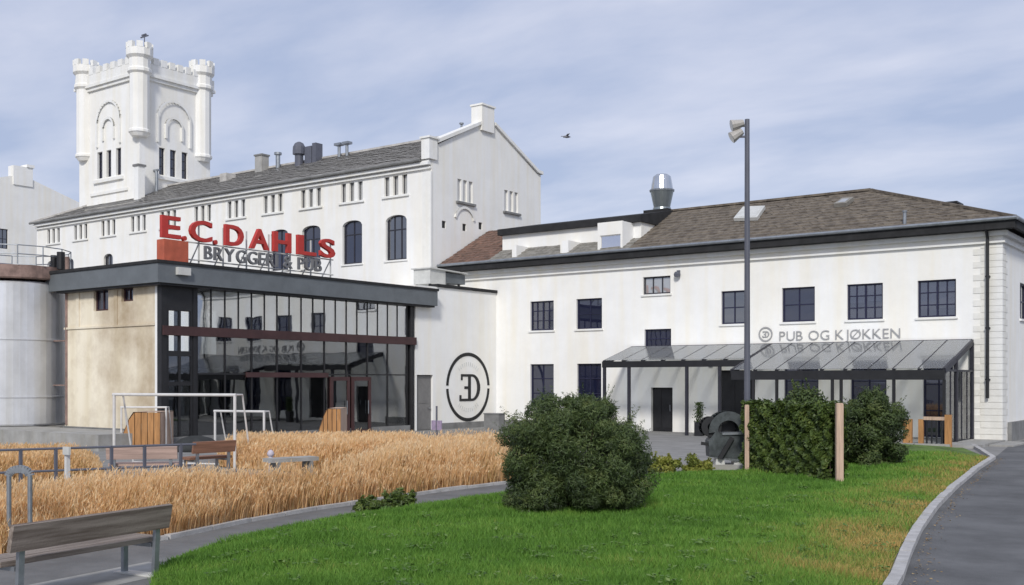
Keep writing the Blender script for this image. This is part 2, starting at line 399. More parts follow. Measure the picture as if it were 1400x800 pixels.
def kerb_run(name, pts, width, h, step, z0=0.):
    root = bpy.data.objects.new(name, None); COL.objects.link(root); root['kind'] = 'structure'
    for a, b in zip(pts[:-1], pts[1:]):
        n = max(1, round((b-a).length/step))
        for i in range(n):
            p = a.lerp(b, i/n); q = a.lerp(b, (i+1)/n); d = (q-p).normalized(); p = p+d*.013; q = q-d*.013
            s = Vector((-d.y, d.x, 0))*width; hz = h+random.uniform(-.010, .010)
            mb = MB(); mb.prism([p-s*.5+Vector((0,0,z0)), q-s*.5+Vector((0,0,z0)), q+s*.5+Vector((0,0,z0)), p+s*.5+Vector((0,0,z0))], (0,0,hz)); mb.build('kerb_stone', M['kerb'], root)
    return root
kerb_run('kerb', kerb_pts+[Vector((-9.6, 41.0, 0))], .15, .10, 1.0)
kerb_run('path_kerb', path_l, .12, .07, 1.0)

# --- lawn grass
def blades(P, Zb, h, wdt, lean, tint, name, m, base=(0,0,0)):
    n = len(P); a = rng.uniform(0, 2*math.pi, n); hh = h*rng.uniform(.55, 1.25, n)
    la = rng.uniform(0, 2*math.pi, n); ll = hh*lean*rng.uniform(.2, 1, n)
    b0 = np.stack([P[:,0]-np.cos(a)*wdt/2, P[:,1]-np.sin(a)*wdt/2, Zb], 1); b1 = np.stack([P[:,0]+np.cos(a)*wdt/2, P[:,1]+np.sin(a)*wdt/2, Zb], 1)
    tp = np.stack([P[:,0]+np.cos(la)*ll, P[:,1]+np.sin(la)*ll, Zb+hh], 1)
    V = np.stack([b0, b1, tp], 1).reshape(-1, 3)
    return fast_obj(name, V, 3, m, tint)
def scatter_cam(poly, n, x0, x1, d0, d1):
    """random points, denser near the camera"""
    d = np.exp(rng.uniform(math.log(d0), math.log(d1), n)); px = rng.uniform(x0, x1, n); r = (px-700)/F
    P = np.stack([(r*CA-SA)*d, (r*SA+CA)*d], 1); return P[inside(poly, P)]
M['grass'] = tint_mat('grass_blades', [(.080, .175, .027), (.132, .275, .042), (.20, .33, .060), (.36, .30, .090), (.62, .40, .15)], .6, .3)
P = scatter_cam(lawn_poly, 430000, 120, 1420, 9.5, 33)
dry = np.clip(1-seg_dist(kerb_pts, P)/2.3, 0, 1)*.85 + .34*smooth_noise(P, 2.3, 5)*np.clip(1-seg_dist(kerb_pts, P)/3.2, 0, 1)
gp = G(1205, 742); dry = np.maximum(dry, 1.5*np.exp(-((P[:,0]-gp.x)**2/1.1+(P[:,1]-gp.y)**2/2.6))+.25*smooth_noise(P, 1.6, 44)*(np.exp(-((P[:,0]-gp.x)**2+(P[:,1]-gp.y)**2)/4)))
tn = np.clip(.22+.17*smooth_noise(P, 1.4, 8)+.16*smooth_noise(P, 5, 9)+rng.normal(0, .11, len(P))+.62*np.clip(dry, 0, 1), 0, 1)
dd = np.linalg.norm(P, axis=1)
keep = rng.uniform(0, 1, len(P)) > .35*np.clip(dry, 0, 1)
P, tn, dd = P[keep], tn[keep], dd[keep]
stuff(blades(P, lawn_z(P)-.01, .085*(1+.5*smooth_noise(P, 1.1, 21)), .0011*dd, .9, tn, 'grass', M['grass']))

P2 = scatter_cam(lawn_poly, 1500, 120, 1420, 9.8, 30); Cw = []
for p_ in P2[:260]:
    k_ = rng.integers(7, 20); Cw.append(np.concatenate([p_[None]+rng.normal(0, .07, (k_,2)), rng.uniform(.05,.09,(k_,1))], 1))
Cw = np.concatenate(Cw); Cw[:,2] += lawn_z(Cw[:,:2])
M['clover'] = tint_mat('clover_leaves', [(.06,.12,.025),(.11,.20,.045),(.20,.28,.09)], .6, .2)
def flat_leaves(C, sz):
    n = len(C); a = rng.uniform(0, 6.28, n); e1 = np.stack([np.cos(a), np.sin(a), rng.normal(0,.25,n)], 1); e2 = np.stack([-np.sin(a), np.cos(a), rng.normal(0,.25,n)], 1); s_ = (sz*rng.uniform(.5,1.5,n))[:,None]
    return np.stack([C-e1*s_, C-e2*s_*.6, C+e1*s_, C+e2*s_*.6], 1).reshape(-1,3)
stuff(fast_obj('clover', flat_leaves(Cw, .028), 4, M['clover'], rng.uniform(0,1,len(Cw))))
# dead leaves and grit along the kerb foot
kp = [p+Vector((.16,0,0)) for p in kerb_pts]; Q = []
for a, b in zip(kp[:-1], kp[1:]):
    m_ = int((b-a).length*28); t = rng.uniform(0, 1, m_); dq = (b-a).normalized()
    Q.append(np.stack([a.x+(b.x-a.x)*t, a.y+(b.y-a.y)*t, np.full(m_, .03)], 1)+np.stack([np.abs(rng.normal(0,.14,m_)), rng.normal(0,.05,m_), np.abs(rng.normal(0,.006,m_))], 1))
Q = np.concatenate(Q); nq = len(Q)
def flat_leaves(C, sz):
    n = len(C); a = rng.uniform(0, 6.28, n); e1 = np.stack([np.cos(a), np.sin(a), rng.normal(0,.25,n)], 1); e2 = np.stack([-np.sin(a), np.cos(a), rng.normal(0,.25,n)], 1); s_ = (sz*rng.uniform(.5,1.5,n))[:,None]
    return np.stack([C-e1*s_, C-e2*s_*.6, C+e1*s_, C+e2*s_*.6], 1).reshape(-1,3)
M['deadleaf'] = tint_mat('dead_leaves', [(.10,.06,.03),(.30,.20,.09),(.42,.32,.18)], .8, .1)
stuff(fast_obj('leaf_litter', flat_leaves(Q, .017), 4, M['deadleaf'], rng.uniform(0,1,nq)))
# --- straw coloured tall grass beds
M['straw'] = tint_mat('straw_blades', [(.52, .40, .17), (.80, .53, .26), (.90, .64, .36), (.94, .79, .53)], .7, .5)
def Dp(l): return [D(x, d) for x, d in l]
bedA = [p+Vector((-.06,.12,0)) for p in path_l[1:8]] + Dp([(700,25.5),(715,29),(690,32.3),(600,31.5),(520,27.2),(470,22.8),(420,20.9),(330,19.8),(200,18.6),(60,17.2),(-60,15.5)]) + [G(-80,785), G(0,770)]
bedB = Dp([(300,29.5),(420,27.5),(540,28.4),(610,32),(560,34.5),(430,33.5),(300,33.2)])
bedC = Dp([(-80,23.4),(60,24.0),(140,24.6),(130,29),(-80,29)])
for i, b in enumerate((bedA, bedB, bedC)):
    struct(poly_sheet('bed_soil', b, .02+.003*i, M['strawsoil']))
def straw(poly, n, h, name, x0, x1, d0, d1, green=0.):
    P = scatter_cam(poly, n, x0, x1, d0, d1); n = len(P)
    dd = np.linalg.norm(P, axis=1); hh = h*(1+.10*smooth_noise(P, 1.3, 31)+.08*smooth_noise(P, .5, 77))*rng.uniform(.5, 1.14, n)*np.clip(.50+.6*seg_dist(list(poly)+[poly[0]], P)/.7, .5, 1)
    la = rng.uniform(0, 2*math.pi, n); ll = hh*rng.uniform(.02, .26, n)+.02; la = np.where(rng.uniform(0,1,n) < .12, .6, la)
    a = rng.uniform(0, 2*math.pi, n); wd = .00028*dd*rng.uniform(.7, 1.5, n)
    ex = np.stack([np.cos(a)*wd, np.sin(a)*wd, 0*a], 1); B = np.stack([P[:,0], P[:,1], np.full(n, .02)], 1)
    mid = B+np.stack([np.cos(la)*ll*.35, np.sin(la)*ll*.35, hh*.6], 1); top = B+np.stack([np.cos(la)*ll, np.sin(la)*ll, hh], 1)
    V = np.stack([B-ex*.6, B+ex*.6, mid+ex, top, mid-ex], 1).reshape(-1, 3)
    tn = np.clip(.5+.13*smooth_noise(P, 1.7, 12)+rng.normal(0, .20, n)-green*rng.uniform(0, 1, n)-.35*(rng.uniform(0, 1, n) < .10), 0, 1)
    o = stuff(fast_obj(name, V, 5, M['straw'], tn))
    k = rng.uniform(0, 1, n) < .55; T = top[k]+rng.normal(0, .012, (k.sum(), 3)); ax = rng.normal(0, 1, (k.sum(), 3))*np.array([.35, .35, .2])+np.array([.2, .1, .9]); ax /= np.linalg.norm(ax, axis=1)[:,None]
    sd_ = np.cross(ax, rng.normal(0, 1, (k.sum(), 3))); sd_ /= np.linalg.norm(sd_, axis=1)[:,None]; ln = rng.uniform(.03, .075, k.sum())[:,None]; ww = (.00038*dd[k]*rng.uniform(.6, 1.3, k.sum()))[:,None]
    V2 = np.stack([T-ax*ln, T+sd_*ww, T+ax*ln, T-sd_*ww], 1).reshape(-1, 3)
    stuff(fast_obj('straw_heads', V2, 4, M['straw'], np.clip(tn[k]+.22, 0, 1)))
    return o
straw(bedA, 400000, .80, 'straw_grass', -60, 730, 14, 33)
straw(bedB, 120000, .70, 'straw_grass', 290, 620, 27, 35)
straw(bedC, 60000, .62, 'straw_grass', -80, 150, 23, 30, .35)

# ================================================================== PUB BUILDING
PV, PU0, PU1 = 44.4, -37.45, -9.32
pub = thing('pub_building', (-23, PV, 0), 'long white two storey pub with brown hipped tile roof and navy windows', 'building')
mp = mapV(PV)
ops = []
up = [(725,757),(788,823),(986,1020),(1069,1114),(1158,1207),(1254.5,1307)]
UW = [(uV(a,PV), uV(b,PV), 4.93, 6.42) for a, b in up]
LW = [(uV(725,PV), uV(757,PV), 1.0, 3.22), (uV(789,PV), uV(822,PV), 1.0, 3.22), (uV(1072,PV), uV(1119,PV), .5, 3.30), (uV(1163,PV), uV(1212,PV), .5, 3.30), (uV(1262,PV), uV(1303,PV), .12, 3.30)]
HW = [(uV(879,PV), uV(916.5,PV), 6.46, 7.29)]
MW = [(uV(881,PV), uV(917.5,PV), 3.43, 4.81)]
DO = [(uV(890,PV), uV(919.5,PV), .0, 2.06), (uV(984,PV), uV(1028,PV), .12, 2.85)]
ops = UW+LW+HW+MW+DO
mb = MB(); wall(mb, mp, -37.45, PU1, 0, 8.3, ops, .24)
endmap = mapU(PU1); EW = [(vU(1394.5,PU1), vU(1394.5,PU1)+1.5, 4.93, 6.42), (vU(1394.5,PU1)+3.6, vU(1394.5,PU1)+5.1, 4.93, 6.42)]
wall(mb, endmap, PV, 52.4, 0, 8.3, EW, .24)
mb.quad((PU1,52.4,0),(-37.45,52.4,0),(-37.45,52.4,8.3),(PU1,52.4,8.3)); mb.quad((-37.45,52.4,0),(-37.45,PV,0),(-37.45,PV,8.3),(-37.45,52.4,8.3))
mb.build('wall', M['white'], pub, fix=False)
mb = MB(); mb.box(-37.2,-9.7,PV+.6,52.1,.02,8.2); mb.build('interior', M['interior'], pub)
for i, o in enumerate(UW): window(pub, mp, *o, M['navy'], GL['pub' if i in (1,3) else 'cloud' if i in (0,4,5) else 'sky'], 4 if i in (0,4,5) else 2, 3 if i in (0,4,5) else 2, mw=.045)
for i in (0, 4, 5):
    o = UW[i]; m_ = (o[0]+o[1])/2
    for a_, b_, f_ in ((o[0]+.05, m_-.06, (.1, .48, .3)[(0,4,5).index(i)]), (m_+.06, o[1]-.05, (.35, .52, .25)[(0,4,5).index(i)])):
        bl_ = MB(); k_ = 7
        for q_ in range(k_):
            x0, x1 = a_+(b_-a_)*q_/k_, a_+(b_-a_)*(q_+1)/k_; n0, n1 = -.26-.02*(q_ % 2), -.26-.02*((q_+1) % 2); zb0 = o[2]+(o[3]-o[2])*f_
            bl_.quad(mp(x0,n0,zb0), mp(x1,n1,zb0), mp(x1,n1,o[3]-.03), mp(x0,n0,o[3]-.03))
        bl_.build('curtain', M['curtain'], pub, fix=False)
for i, o in enumerate(LW): window(pub, mp, *o, M['navy'], GL['pub'], 2, 3, sill=i < 2)
for o in HW: window(pub, mp, *o, M['dframe'], GL['pale'], 3, 1)
for o in MW: window(pub, mp, *o, M['navy'], GL['pub'], 1, 3, sill=False)
for o in EW: window(pub, endmap, *o, M['navy'], GL['sky'], 2, 2)
for i, o in enumerate(DO):
    d = MB(); d.mbox(mp, o[0]+.03, o[1]-.03, -.2, -.14, o[2]+.01, o[3]-.03)
    for k in range(2):
        s = (o[1]-o[0])/2; d.mbox(mp, o[0]+s*k+.1, o[0]+s*(k+1)-.1, -.137, -.12, o[2]+.15, o[3]-.15)
    dd_ = d.build('door', M['black'], pub)
    h = MB(); h.tube(mp(o[1]-.18,-.09,.95), mp(o[1]-.18,-.09,1.25), .02); h.build('handle', M['steel'], dd_)
# cornice, plinth and string courses
mb = MB(); mb.mbox(mp, -37.45, PU1+.12, .003, .12, 7.72, 7.80); mb.mbox(mp, -37.45, PU1+.22, .003, .20, 8.0, 8.18)
mb.mbox(endmap, PV+.002, 52.4, .003, .12, 7.72, 7.80); mb.mbox(endmap, PV+.002, 52.4, .003, .20, 8.0, 8.178)
mb.build('cornice', M['trim'], pub)
mb = MB(); mb.mbox(endmap, PV+.9, 52.4, .003, .16, 0, .75); mb.build('plinth', M['plinth'], pub)
mb = MB(); mb.mbox(mp, -33.9, -26.0, .003, .06, 0, .35); mb.build('plinth', M['plinth'], pub)
# quoin stones on the street corner (both faces), slightly proud with open joints
zz = .05; i = 0
while zz < 7.6:
    h = .25; wq = 1.05 if i % 2 else .78; wz = .62 if i % 2 else .85
    q = MB(); q.prism([(PU1-wq, PV-.003, zz), (PU1-wq, PV-.022, zz), (PU1+.022, PV-.022, zz), (PU1+.022, PV+wz, zz), (PU1+.003, PV+wz, zz), (PU1+.003, PV-.003, zz)], (0,0,h-.016))
    q.build('quoin_stone', M['quoin'], pub); zz += h; i += 1
# downpipe
ud = uV(1351.5, PV); mb = MB(); mb.tube((ud, PV-.16, 1.7), (ud, PV-.16, 7.9), .06); mb.tube((ud, PV-.16, 7.9), (ud, PV-.40, 8.25), .06)
for z in (2.4, 4.4, 6.4): mb.box(ud-.08, ud+.08, PV-.2, PV-.036, z, z+.06)
mb.build('downpipe', M['black'], pub)
mb = MB(); ul = uV(928, PV); zl = zV(928, 375, PV); mb.box(ul-.08, ul+.08, PV-.06, PV, zl-.03, zl+.18); mb.lathe((ul, PV-.16, zl), [(.14,-.12),(.16,0),(.10,.1)], 10); mb.build('wall_lamp', M['lampgrey'], pub)
mb = MB(); ul = uV(972, PV); mb.box(ul-.1, ul+.1, PV-.06, PV+.01, 3.0, 3.3); mb.build('wall_box', M['steel'], pub)

# roof
EZ, EV, RV, RZ = 8.58, 43.85, 48.35, 10.95
SL = (RZ-EZ)/(RV-EV); ER, RU = PU1+.55, -15.65
def rz(v): return EZ+SL*(v-EV)
CL, CR, CV = uV(687, 45.2), -25.7, 45.2      # clerestory
def tile_slope(name, u0, u1, v0, v1, m, row=.33, hipR=False):
    """front slope as overlapping tile courses"""
    mb = MB(); n = max(1, round((v1-v0)/row))
    for i in range(n):
        a, b = v0+(v1-v0)*i/n, v0+(v1-v0)*(i+1)/n
        def ur(v): return u1 if not hipR else ER+(RU-ER)*(v-EV)/(RV-EV)
        k = max(1, int((ur(a)-u0)/.32))
        za, zb = rz(a)+.05, rz(b)+.012
        for j in range(k):
            x0, x1 = u0+(ur(a)-u0)*j/k, u0+(ur(a)-u0)*(j+1)/k
            y0, y1 = u0+(ur(b)-u0)*j/k, u0+(ur(b)-u0)*(j+1)/k
            dz = random.uniform(-.012, .012)
            mb.add([(x0,a,za+dz),(x1-.012,a,za+dz),(y1-.012,b,zb+dz),(y0,b,zb+dz),(x0,a,rz(a)-.01),(x1-.012,a,rz(a)-.01),(x1-.012,(a+b)/2,rz((a+b)/2)-.01)], [(0,1,2,3),(0,4,5,1),(1,5,6,2)])
    return mb.build(name, m, pub, fix=False)
mb = MB()   # sub roof
mb.quad((-37.45,EV,EZ),(ER,EV,EZ),(RU,RV,RZ),(-37.45,RV,RZ)); mb.quad((ER,EV,EZ),(ER,52.9,EZ),(RU,RV,RZ)); mb.quad((-37.45,52.9,EZ),(ER,52.9,EZ),(RU,RV,RZ),(-37.45,RV,RZ))
mb.quad((-37.45,EV,EZ),(ER,EV,EZ),(ER,52.9,EZ),(-37.45,52.9,EZ))
roof = mb.build('roof', M['tile'], pub, fix=False)
stuff(tile_slope('roof_tiles', CR, 0, EV, RV, M['tile'], hipR=True))
stuff(tile_slope('roof_tiles', CL, CR, EV, CV, M['greytile']))
stuff(tile_slope('roof_tiles', -37.45, CL, EV, RV, M['lit_tile']))
mb = MB()   # hip end courses
n = 12
for i in range(n):
    t0, t1 = i/n, (i+1)/n; u0, u1 = ER+(RU-ER)*t0, ER+(RU-ER)*t1; va, vb = EV+(RV-EV)*t0, EV+(RV-EV)*t1; vc, vd = 52.9+(RV-52.9)*t0, 52.9+(RV-52.9)*t1
    mb.quad((u0,va,EZ+(RZ-EZ)*t0+.05),(u0,vc,EZ+(RZ-EZ)*t0+.05),(u1,vd,EZ+(RZ-EZ)*t1+.012),(u1,vb,EZ+(RZ-EZ)*t1+.012))
mb.build('hip_tiles', M['tile'], pub, fix=False)
mb = MB(); mb.bar((ER,EV,EZ+.05),(RU,RV,RZ+.05),.22,.1); mb.bar((RU,RV,RZ+.06),(CR,RV,RZ+.06),.24,.1); mb.bar((ER,52.9,EZ+.05),(RU,RV,RZ+.05),.22,.1); mb.build('ridge_tiles', M['tile'], pub)
mb = MB(); mb.box(-37.45, ER+.02, EV-.04, EV+.1, 8.2, EZ-.004); mb.box(ER-.1, ER+.042, EV+.102, 52.95, 8.2, EZ-.005); mb.box(-37.44, ER-.11, EV+.103, PV-.21, 8.19, 8.23); mb.build('fascia', M['bitumen'], pub)
mb = MB(); mb.tube((-37.4, EV-.1, EZ-.02), (ER+.1, EV-.1, EZ-.02), .075, n=8); mb.tube((ER+.1, EV-.1, EZ-.02), (ER+.1, 52.9, EZ-.02), .075, n=8); mb.build('gutter', M['steel'], pub)
# clerestory with flat dark roof and two thin fin walls plus window bay
mb = MB(); mb.box(CL, CR, CV, RV+1.5, rz(CV)-.3, 10.06); cl = mb.build('clerestory', M['white'], pub)
mb = MB(); mb.prism([(CL-.15,CV-.25,10.06),(CL-.15,CV-.25,10.38),(CL-.15,RV,RZ+.08),(CL-.15,RV+1.8,RZ-.1),(CL-.15,RV+1.8,10.06)], (CR-CL+.25,0,0)); mb.build('flat_roof', M['bitumen'], pub)
for a, b in ((700,706),(766,777)):
    f = MB(); f.box(uV(a,44.1), uV(b,44.1), 44.1, CV+.01, 8.4, rz(CV)+.04); f.build('fin_wall', M['white'], pub)
a0, a1 = uV(817,44.15), uV(851,44.15); dm = mapV(44.15)
f = MB(); wall(f, dm, a0, a1, 8.4, 10.04, [(a0+.13, a1-.1, zV(835,346,44.15), zV(835,321,44.15))], .1); f.box(a0, a1, 44.27, CV+.01, 8.41, 10.03)
f.quad((a1,44.15,8.4),(a1,44.27,8.4),(a1,44.27,10.04),(a1,44.15,10.04)); f.quad((a0,44.15,10.04),(a1,44.15,10.04),(a1,44.27,10.04),(a0,44.27,10.04))
f.build('dormer', M['white'], pub, fix=False)
window(pub, dm, a0+.13, a1-.1, zV(835,346,44.15), zV(835,321,44.15), M['trim'], glass_mat('sky_pane', .55, dark=1, dcol=(.2,.2,.27)), 1, 1, rec=.06, fw=.04, sill=False)
# roof lights, vents
def on_roof(px, py):
    a = ray(px, py); t = (EZ-SL*EV-EYE)/(a[2]-SL*a[1]); return Vector((a[0]*t, a[1]*t, EYE+a[2]*t))
def roof_patch(name, px, m, th=.12, parent=None):
    c = [on_roof(*p) for p in px]; nrm = Vector((0,-SL,1)).normalized()
    mb = MB(); mb.prism([q+nrm*.05 for q in c], nrm*th); return mb.build(name, m, parent)
o = roof_patch('skylight', [(1004,304),(1036,303),(1047,287),(1017,288)], M['hatch'], .16, pub)
roof_patch('pane', [(1008,302.5),(1034,301.5),(1043,288.5),(1019,289.5)], M['hatch'], .175, o)
o = roof_patch('roof_hatch', [(1141,285),(1158,284),(1168,276),(1152,277)], M['greytile'], .18, pub)
roof_patch('pane', [(1146,283.5),(1156,283),(1162,278.5),(1153,279)], GL['pale'], .195, o)
p = on_roof(1237, 307); mb = MB(); mb.tube(p-Vector((0,0,.1)), p+Vector((0,0,.52)), .07); mb.tube(p+Vector((0,0,.5)), p+Vector((0,0,.56)), .1); mb.build('vent_pipe', M['steel'], pub)
cc = Vector((-11.8, 47.6, 0)); zt = EYE+(520-278)*(11.8*SA+47.6*CA)/F
ccx = D(1295, 44.5); mb = MB(); mb.box(ccx.x-.4, ccx.x+.4, ccx.y-.4, ccx.y+.4, 8.9, EYE+(520-284)*44.5/F); ch = mb.build('chimney', mat('chimney_brick', (.2,.1,.075), .85, .3, 8, .3), pub)
zt = EYE+(520-284)*44.5/F; mb = MB(); mb.box(ccx.x-.52, ccx.x+.52, ccx.y-.52, ccx.y+.52, zt+.1, zt+.17); mb.box(ccx.x-.36, ccx.x+.36, ccx.y-.36, ccx.y+.36, zt, zt+.1); mb.build('chimney_cap', M['black'], ch)
p = D(1358, 42.5); mb = MB(); mb.tube((p.x,p.y,8.5),(p.x,p.y,9.05),.09); mb.tube((p.x,p.y,9.05),(p.x,p.y,9.12),.13); mb.build('vent_pipe', M['steel'], pub)

# big shiny fan cowl on the roof
pv = onV(905, 288, 49.0); z0 = pv.z; s = 51.5/F*1.06
cowl = thing('roof_vent', (pv.x, 49.0, z0-.5), 'large shiny steel exhaust cowl rising above the pub ridge', 'vent')
mb = MB(); mb.box(pv.x-.7, pv.x+.7, 48.3, 49.7, z0-1.2, z0-.02); mb.build('curb', M['bitumen'], cowl)
mb = MB(); mb.lathe((pv.x,49,z0), [(.48,0),(.46,.14)], 20); mb.lathe((pv.x,49,z0), [(.42,.14),(.60,.98)], 20); mb.build('lower_cone', mat('dull_steel', (.30,.33,.33), .35, .1, 2, metal=.9), cowl, smooth=False)
mb = MB(); mb.lathe((pv.x,49,z0), [(.64,.98),(.65,1.06),(.60,1.06)], 20); mb.build('rim', M['steel'], cowl)
mb = MB(); mb.lathe((pv.x,49,z0), [(.58,1.06),(.54,1.35),(.46,1.75),(.32,1.86)], 20); mb.build('upper_cone', M['shiny'], cowl, smooth=False)

# wall sign
uS = uV(1149, PV); zs = zV(1149, 456, PV)
sg = thing('wall_sign', (uS, PV, zs), 'grey lettering PUB OG KJØKKEN with round emblem on the white pub wall', 'sign')
zb = zV(1149, 464.0, PV)
put_text(sg, 'PUB OG KJØKKEN', uV(1066,PV), uV(1231,PV), zb, .43, mp, M['wallletter'], .04, -.010, .03)
uc = uV(1047, PV); zc = zV(1047, 457, PV)
def ring(mb, mp, ac, zc, r0, r1, n0, n1, t0, t1, k=24):
    for i in range(k):
        a, b = t0+(t1-t0)*i/k, t0+(t1-t0)*(i+1)/k
        q = [(ac+r*math.cos(t), zc+r*math.sin(t)) for r, t in ((r0,a),(r1,a),(r1,b),(r0,b))]
        vs = [mp(x, n, z) for n in (n0, n1) for x, z in q]
        mb.add(vs, [(0,1,2,3),(4,5,6,7),(0,1,5,4),(2,3,7,6)]+([(3,0,4,7)] if i == 0 else [])+([(1,2,6,5)] if i == k-1 else []))
mb = MB(); ring(mb, mp, uc, zc, .27, .32, .01, .05, 0, 2*math.pi); mb.build('emblem_ring', M['wallletter'], sg)
def monogram(mb, mp, ac, zc, s, n0, n1, t=.13, sx=1.35):
    """mirrored E and D sharing one upright; s = half height"""
    b = lambda a0, a1, z0, z1: mb.mbox(mp, ac+a0*s*sx, ac+a1*s*sx, n0, n1, zc+z0*s, zc+z1*s)
    b(-.10, .14, -1+t*1.4, 1-t*1.4); b(-.72, .25, 1-t*1.4, 1); b(-.85, .25, -1, -1+t*1.4); b(-.42, -.10, -.1, .1)
    b(-.85, -.68, -1+t*1.4, -.55); b(-.72, -.58, .55, 1-t*1.4)
    k = 14
    for i in range(k):
        a, c = -math.pi/2+math.pi*i/k, -math.pi/2+math.pi*(i+1)/k
        def P(r, th, rz_): return (ac+s*sx*(.25+r*math.cos(th)), zc+s*rz_*math.sin(th))
        q = [P(.45,a,1-t*1.4), P(.72,a,1), P(.72,c,1), P(.45,c,1-t*1.4)]
        vs = [mp(x,n,z) for n in (n0,n1) for x, z in q]; mb.add(vs, [(0,1,2,3),(4,5,6,7),(1,2,6,5),(3,0,4,7)])
mb = MB(); monogram(mb, mp, uc, zc, .13, .01, .05); mb.build('emblem_letters', M['wallletter'], sg)

# ================================================================== GLASS BREWHOUSE + EMBLEM WALL
GU, GV0, GV1, GB = -33.9, 23.97, 38.05, -40.3
gh = thing('glass_hall', (-37, 30, 0), 'flat roofed glass fronted hall with red brown steel beam and cream side wall', 'building')
gm, cm = mapU(GU), mapV(GV0)
# cream side wall
cw = [(uV(128,GV0), uV(148,GV0), zV(138,425,GV0), zV(138,395,GV0)), (uV(166,GV0), uV(182,GV0), zV(174,412,GV0), zV(174,393,GV0))]
mb = MB(); wall(mb, cm, GB, GU-.35, 0, 6.0, cw, .2); mb.build('side_wall', M['cream'], gh, fix=False)
mb = MB(); mb.mbox(cm, GU-.35, GU-.04, -.0, .012, 0, 6.0); mb.build('corner_strip', M['trim'], gh)
mb = MB(); zb_ = zV(150,446,GV0); mb.mbox(cm, GB, GU-.36, .003, .05, zb_-.05, zb_+.03); mb.mbox(cm, uV(157,GV0), uV(161,GV0), .003, .04, zb_+.03, 5.95); mb.mbox(cm, uV(105,GV0), uV(109,GV0), .003, .04, zb_+.03, 5.95); mb.build('string_course', M['cream'], gh)
mb = MB(); mb.mbox(cm, GB, GU-.36, .003, .1, 0, .55); mb.build('plinth', M['plinth'], gh)
for o in cw: window(gh, cm, *o, M['beam'], GL['pub'], 2, 1, sill=False)
# back and inner walls, with high windows to the sky behind
bmap = mapU(GB)
bw = [(27.2+i*1.15, 27.2+i*1.15+.85, 3.6, 5.6) for i in range(4)]
mb = MB(); wall(mb, bmap, GV0+.25, 44.35, 0, 6.0, bw, .05); mb.quad((GU-.1,GV1,0),(GB,GV1,0),(GB,GV1,6),(GU-.1,GV1,6)); mb.quad((GU,GV0+.25,0),(GB,GV0+.25,0),(GB,GV0+.25,6),(GU-.36,GV0+.25,6),(GU-.36,GV0+.25,0))
mb.build('inner_wall', M['interior'], gh, fix=False)
mb = MB(); mb.box(GB, GU-.1, GV0+.26, GV1-.01, .02, .06); mb.build('floor', M['interior'], gh)
mb = MB(); mb.box(GB+.02, GU-2.6, 27.6, GV1-.05, 2.9, 3.1); mb.build('mezzanine', M['interior'], gh)
# roof slab
RE = GU+.45
mb = MB(); mb.box(GB-.6, RE, GV0-.45, 39.15, 5.98, 6.68); mb.build('roof_fascia', M['fascia'], gh)
mb = MB(); mb.box(GB-.65, RE+.05, GV0-.5, 39.2, 6.685, 6.80); mb.build('roof_edge', M['bitumen'], gh)
mb = MB(); mb.box(GB, RE-.1, GV0-.35, 39.05, 5.90, 5.975); mb.build('shaded_soffit', M['black'], gh)  # eave underside in black: the shadow line below the fascia is put into its colour
mb = MB(); p = onU(249, 372, RE); mb.box(RE, RE+.16, p.y-.28, p.y+.28, p.z-.12, p.z+.16); mb.build('flood_light', M['hatch'], gh)
# steel beam and glazing
mb = MB(); mb.mbox(gm, GV0+.02, GV1-.05, -.15, .13, 4.08, 4.43); mb.build('beam', M['beam'], gh)
for a, b in ((GV0-.02, GV0+.22), (GV1-.42, GV1-.2), (vU(263,GU), vU(263,GU)+.16)):
    mb = MB(); mb.mbox(gm, a, b, -.2, .06, 0, 5.9); mb.build('column', M['black'], gh)
va, vb = vU(266,GU)+.1, vU(556,GU); nU = 18; vs_ = [va+(vb-va)*i/nU for i in range(nU+1)]
for i, v in enumerate(vs_):
    mb = MB(); mb.mbox(gm, v-.024, v+.024, -.06, .025, 4.43, 5.9); mb.build('mullion', M['black'], gh)
    if i < nU:
        q = MB(); q.mbox(gm, v+.024, vs_[i+1]-.024, -.02, 0, 4.43, 5.9); q.build('pane', GL['facade'], gh)
nl = 9; ls = [va+(vb-va)*i/nl for i in range(nl+1)]
for i, v in enumerate(ls):
    mb = MB(); mb.mbox(gm, v-.034, v+.034, -.08, .03, .25, 4.08); mb.build('mullion', M['black'], gh)
    if i < nl:
        for z0, z1 in ((.28, 2.62), (2.68, 4.08)):
            q = MB(); q.mbox(gm, v+.034, ls[i+1]-.034, -.02, 0, z0, z1); q.build('pane', GL['facade_low'], gh)
for z in (2.65,):
    mb = MB(); mb.mbox(gm, va, vb, -.08, .04, z-.03, z+.03); mb.build('transom', M['black'], gh)
mb = MB(); mb.mbox(gm, vU(335,GU), vU(447,GU), .032, .10, 2.52, 2.72); mb.build('door_beam', M['beam'], gh)
mb = MB(); mb.mbox(gm, GV0+.22, GV1-.42, -.15, .05, .0, .28); mb.build('sill', M['plinth'], gh)
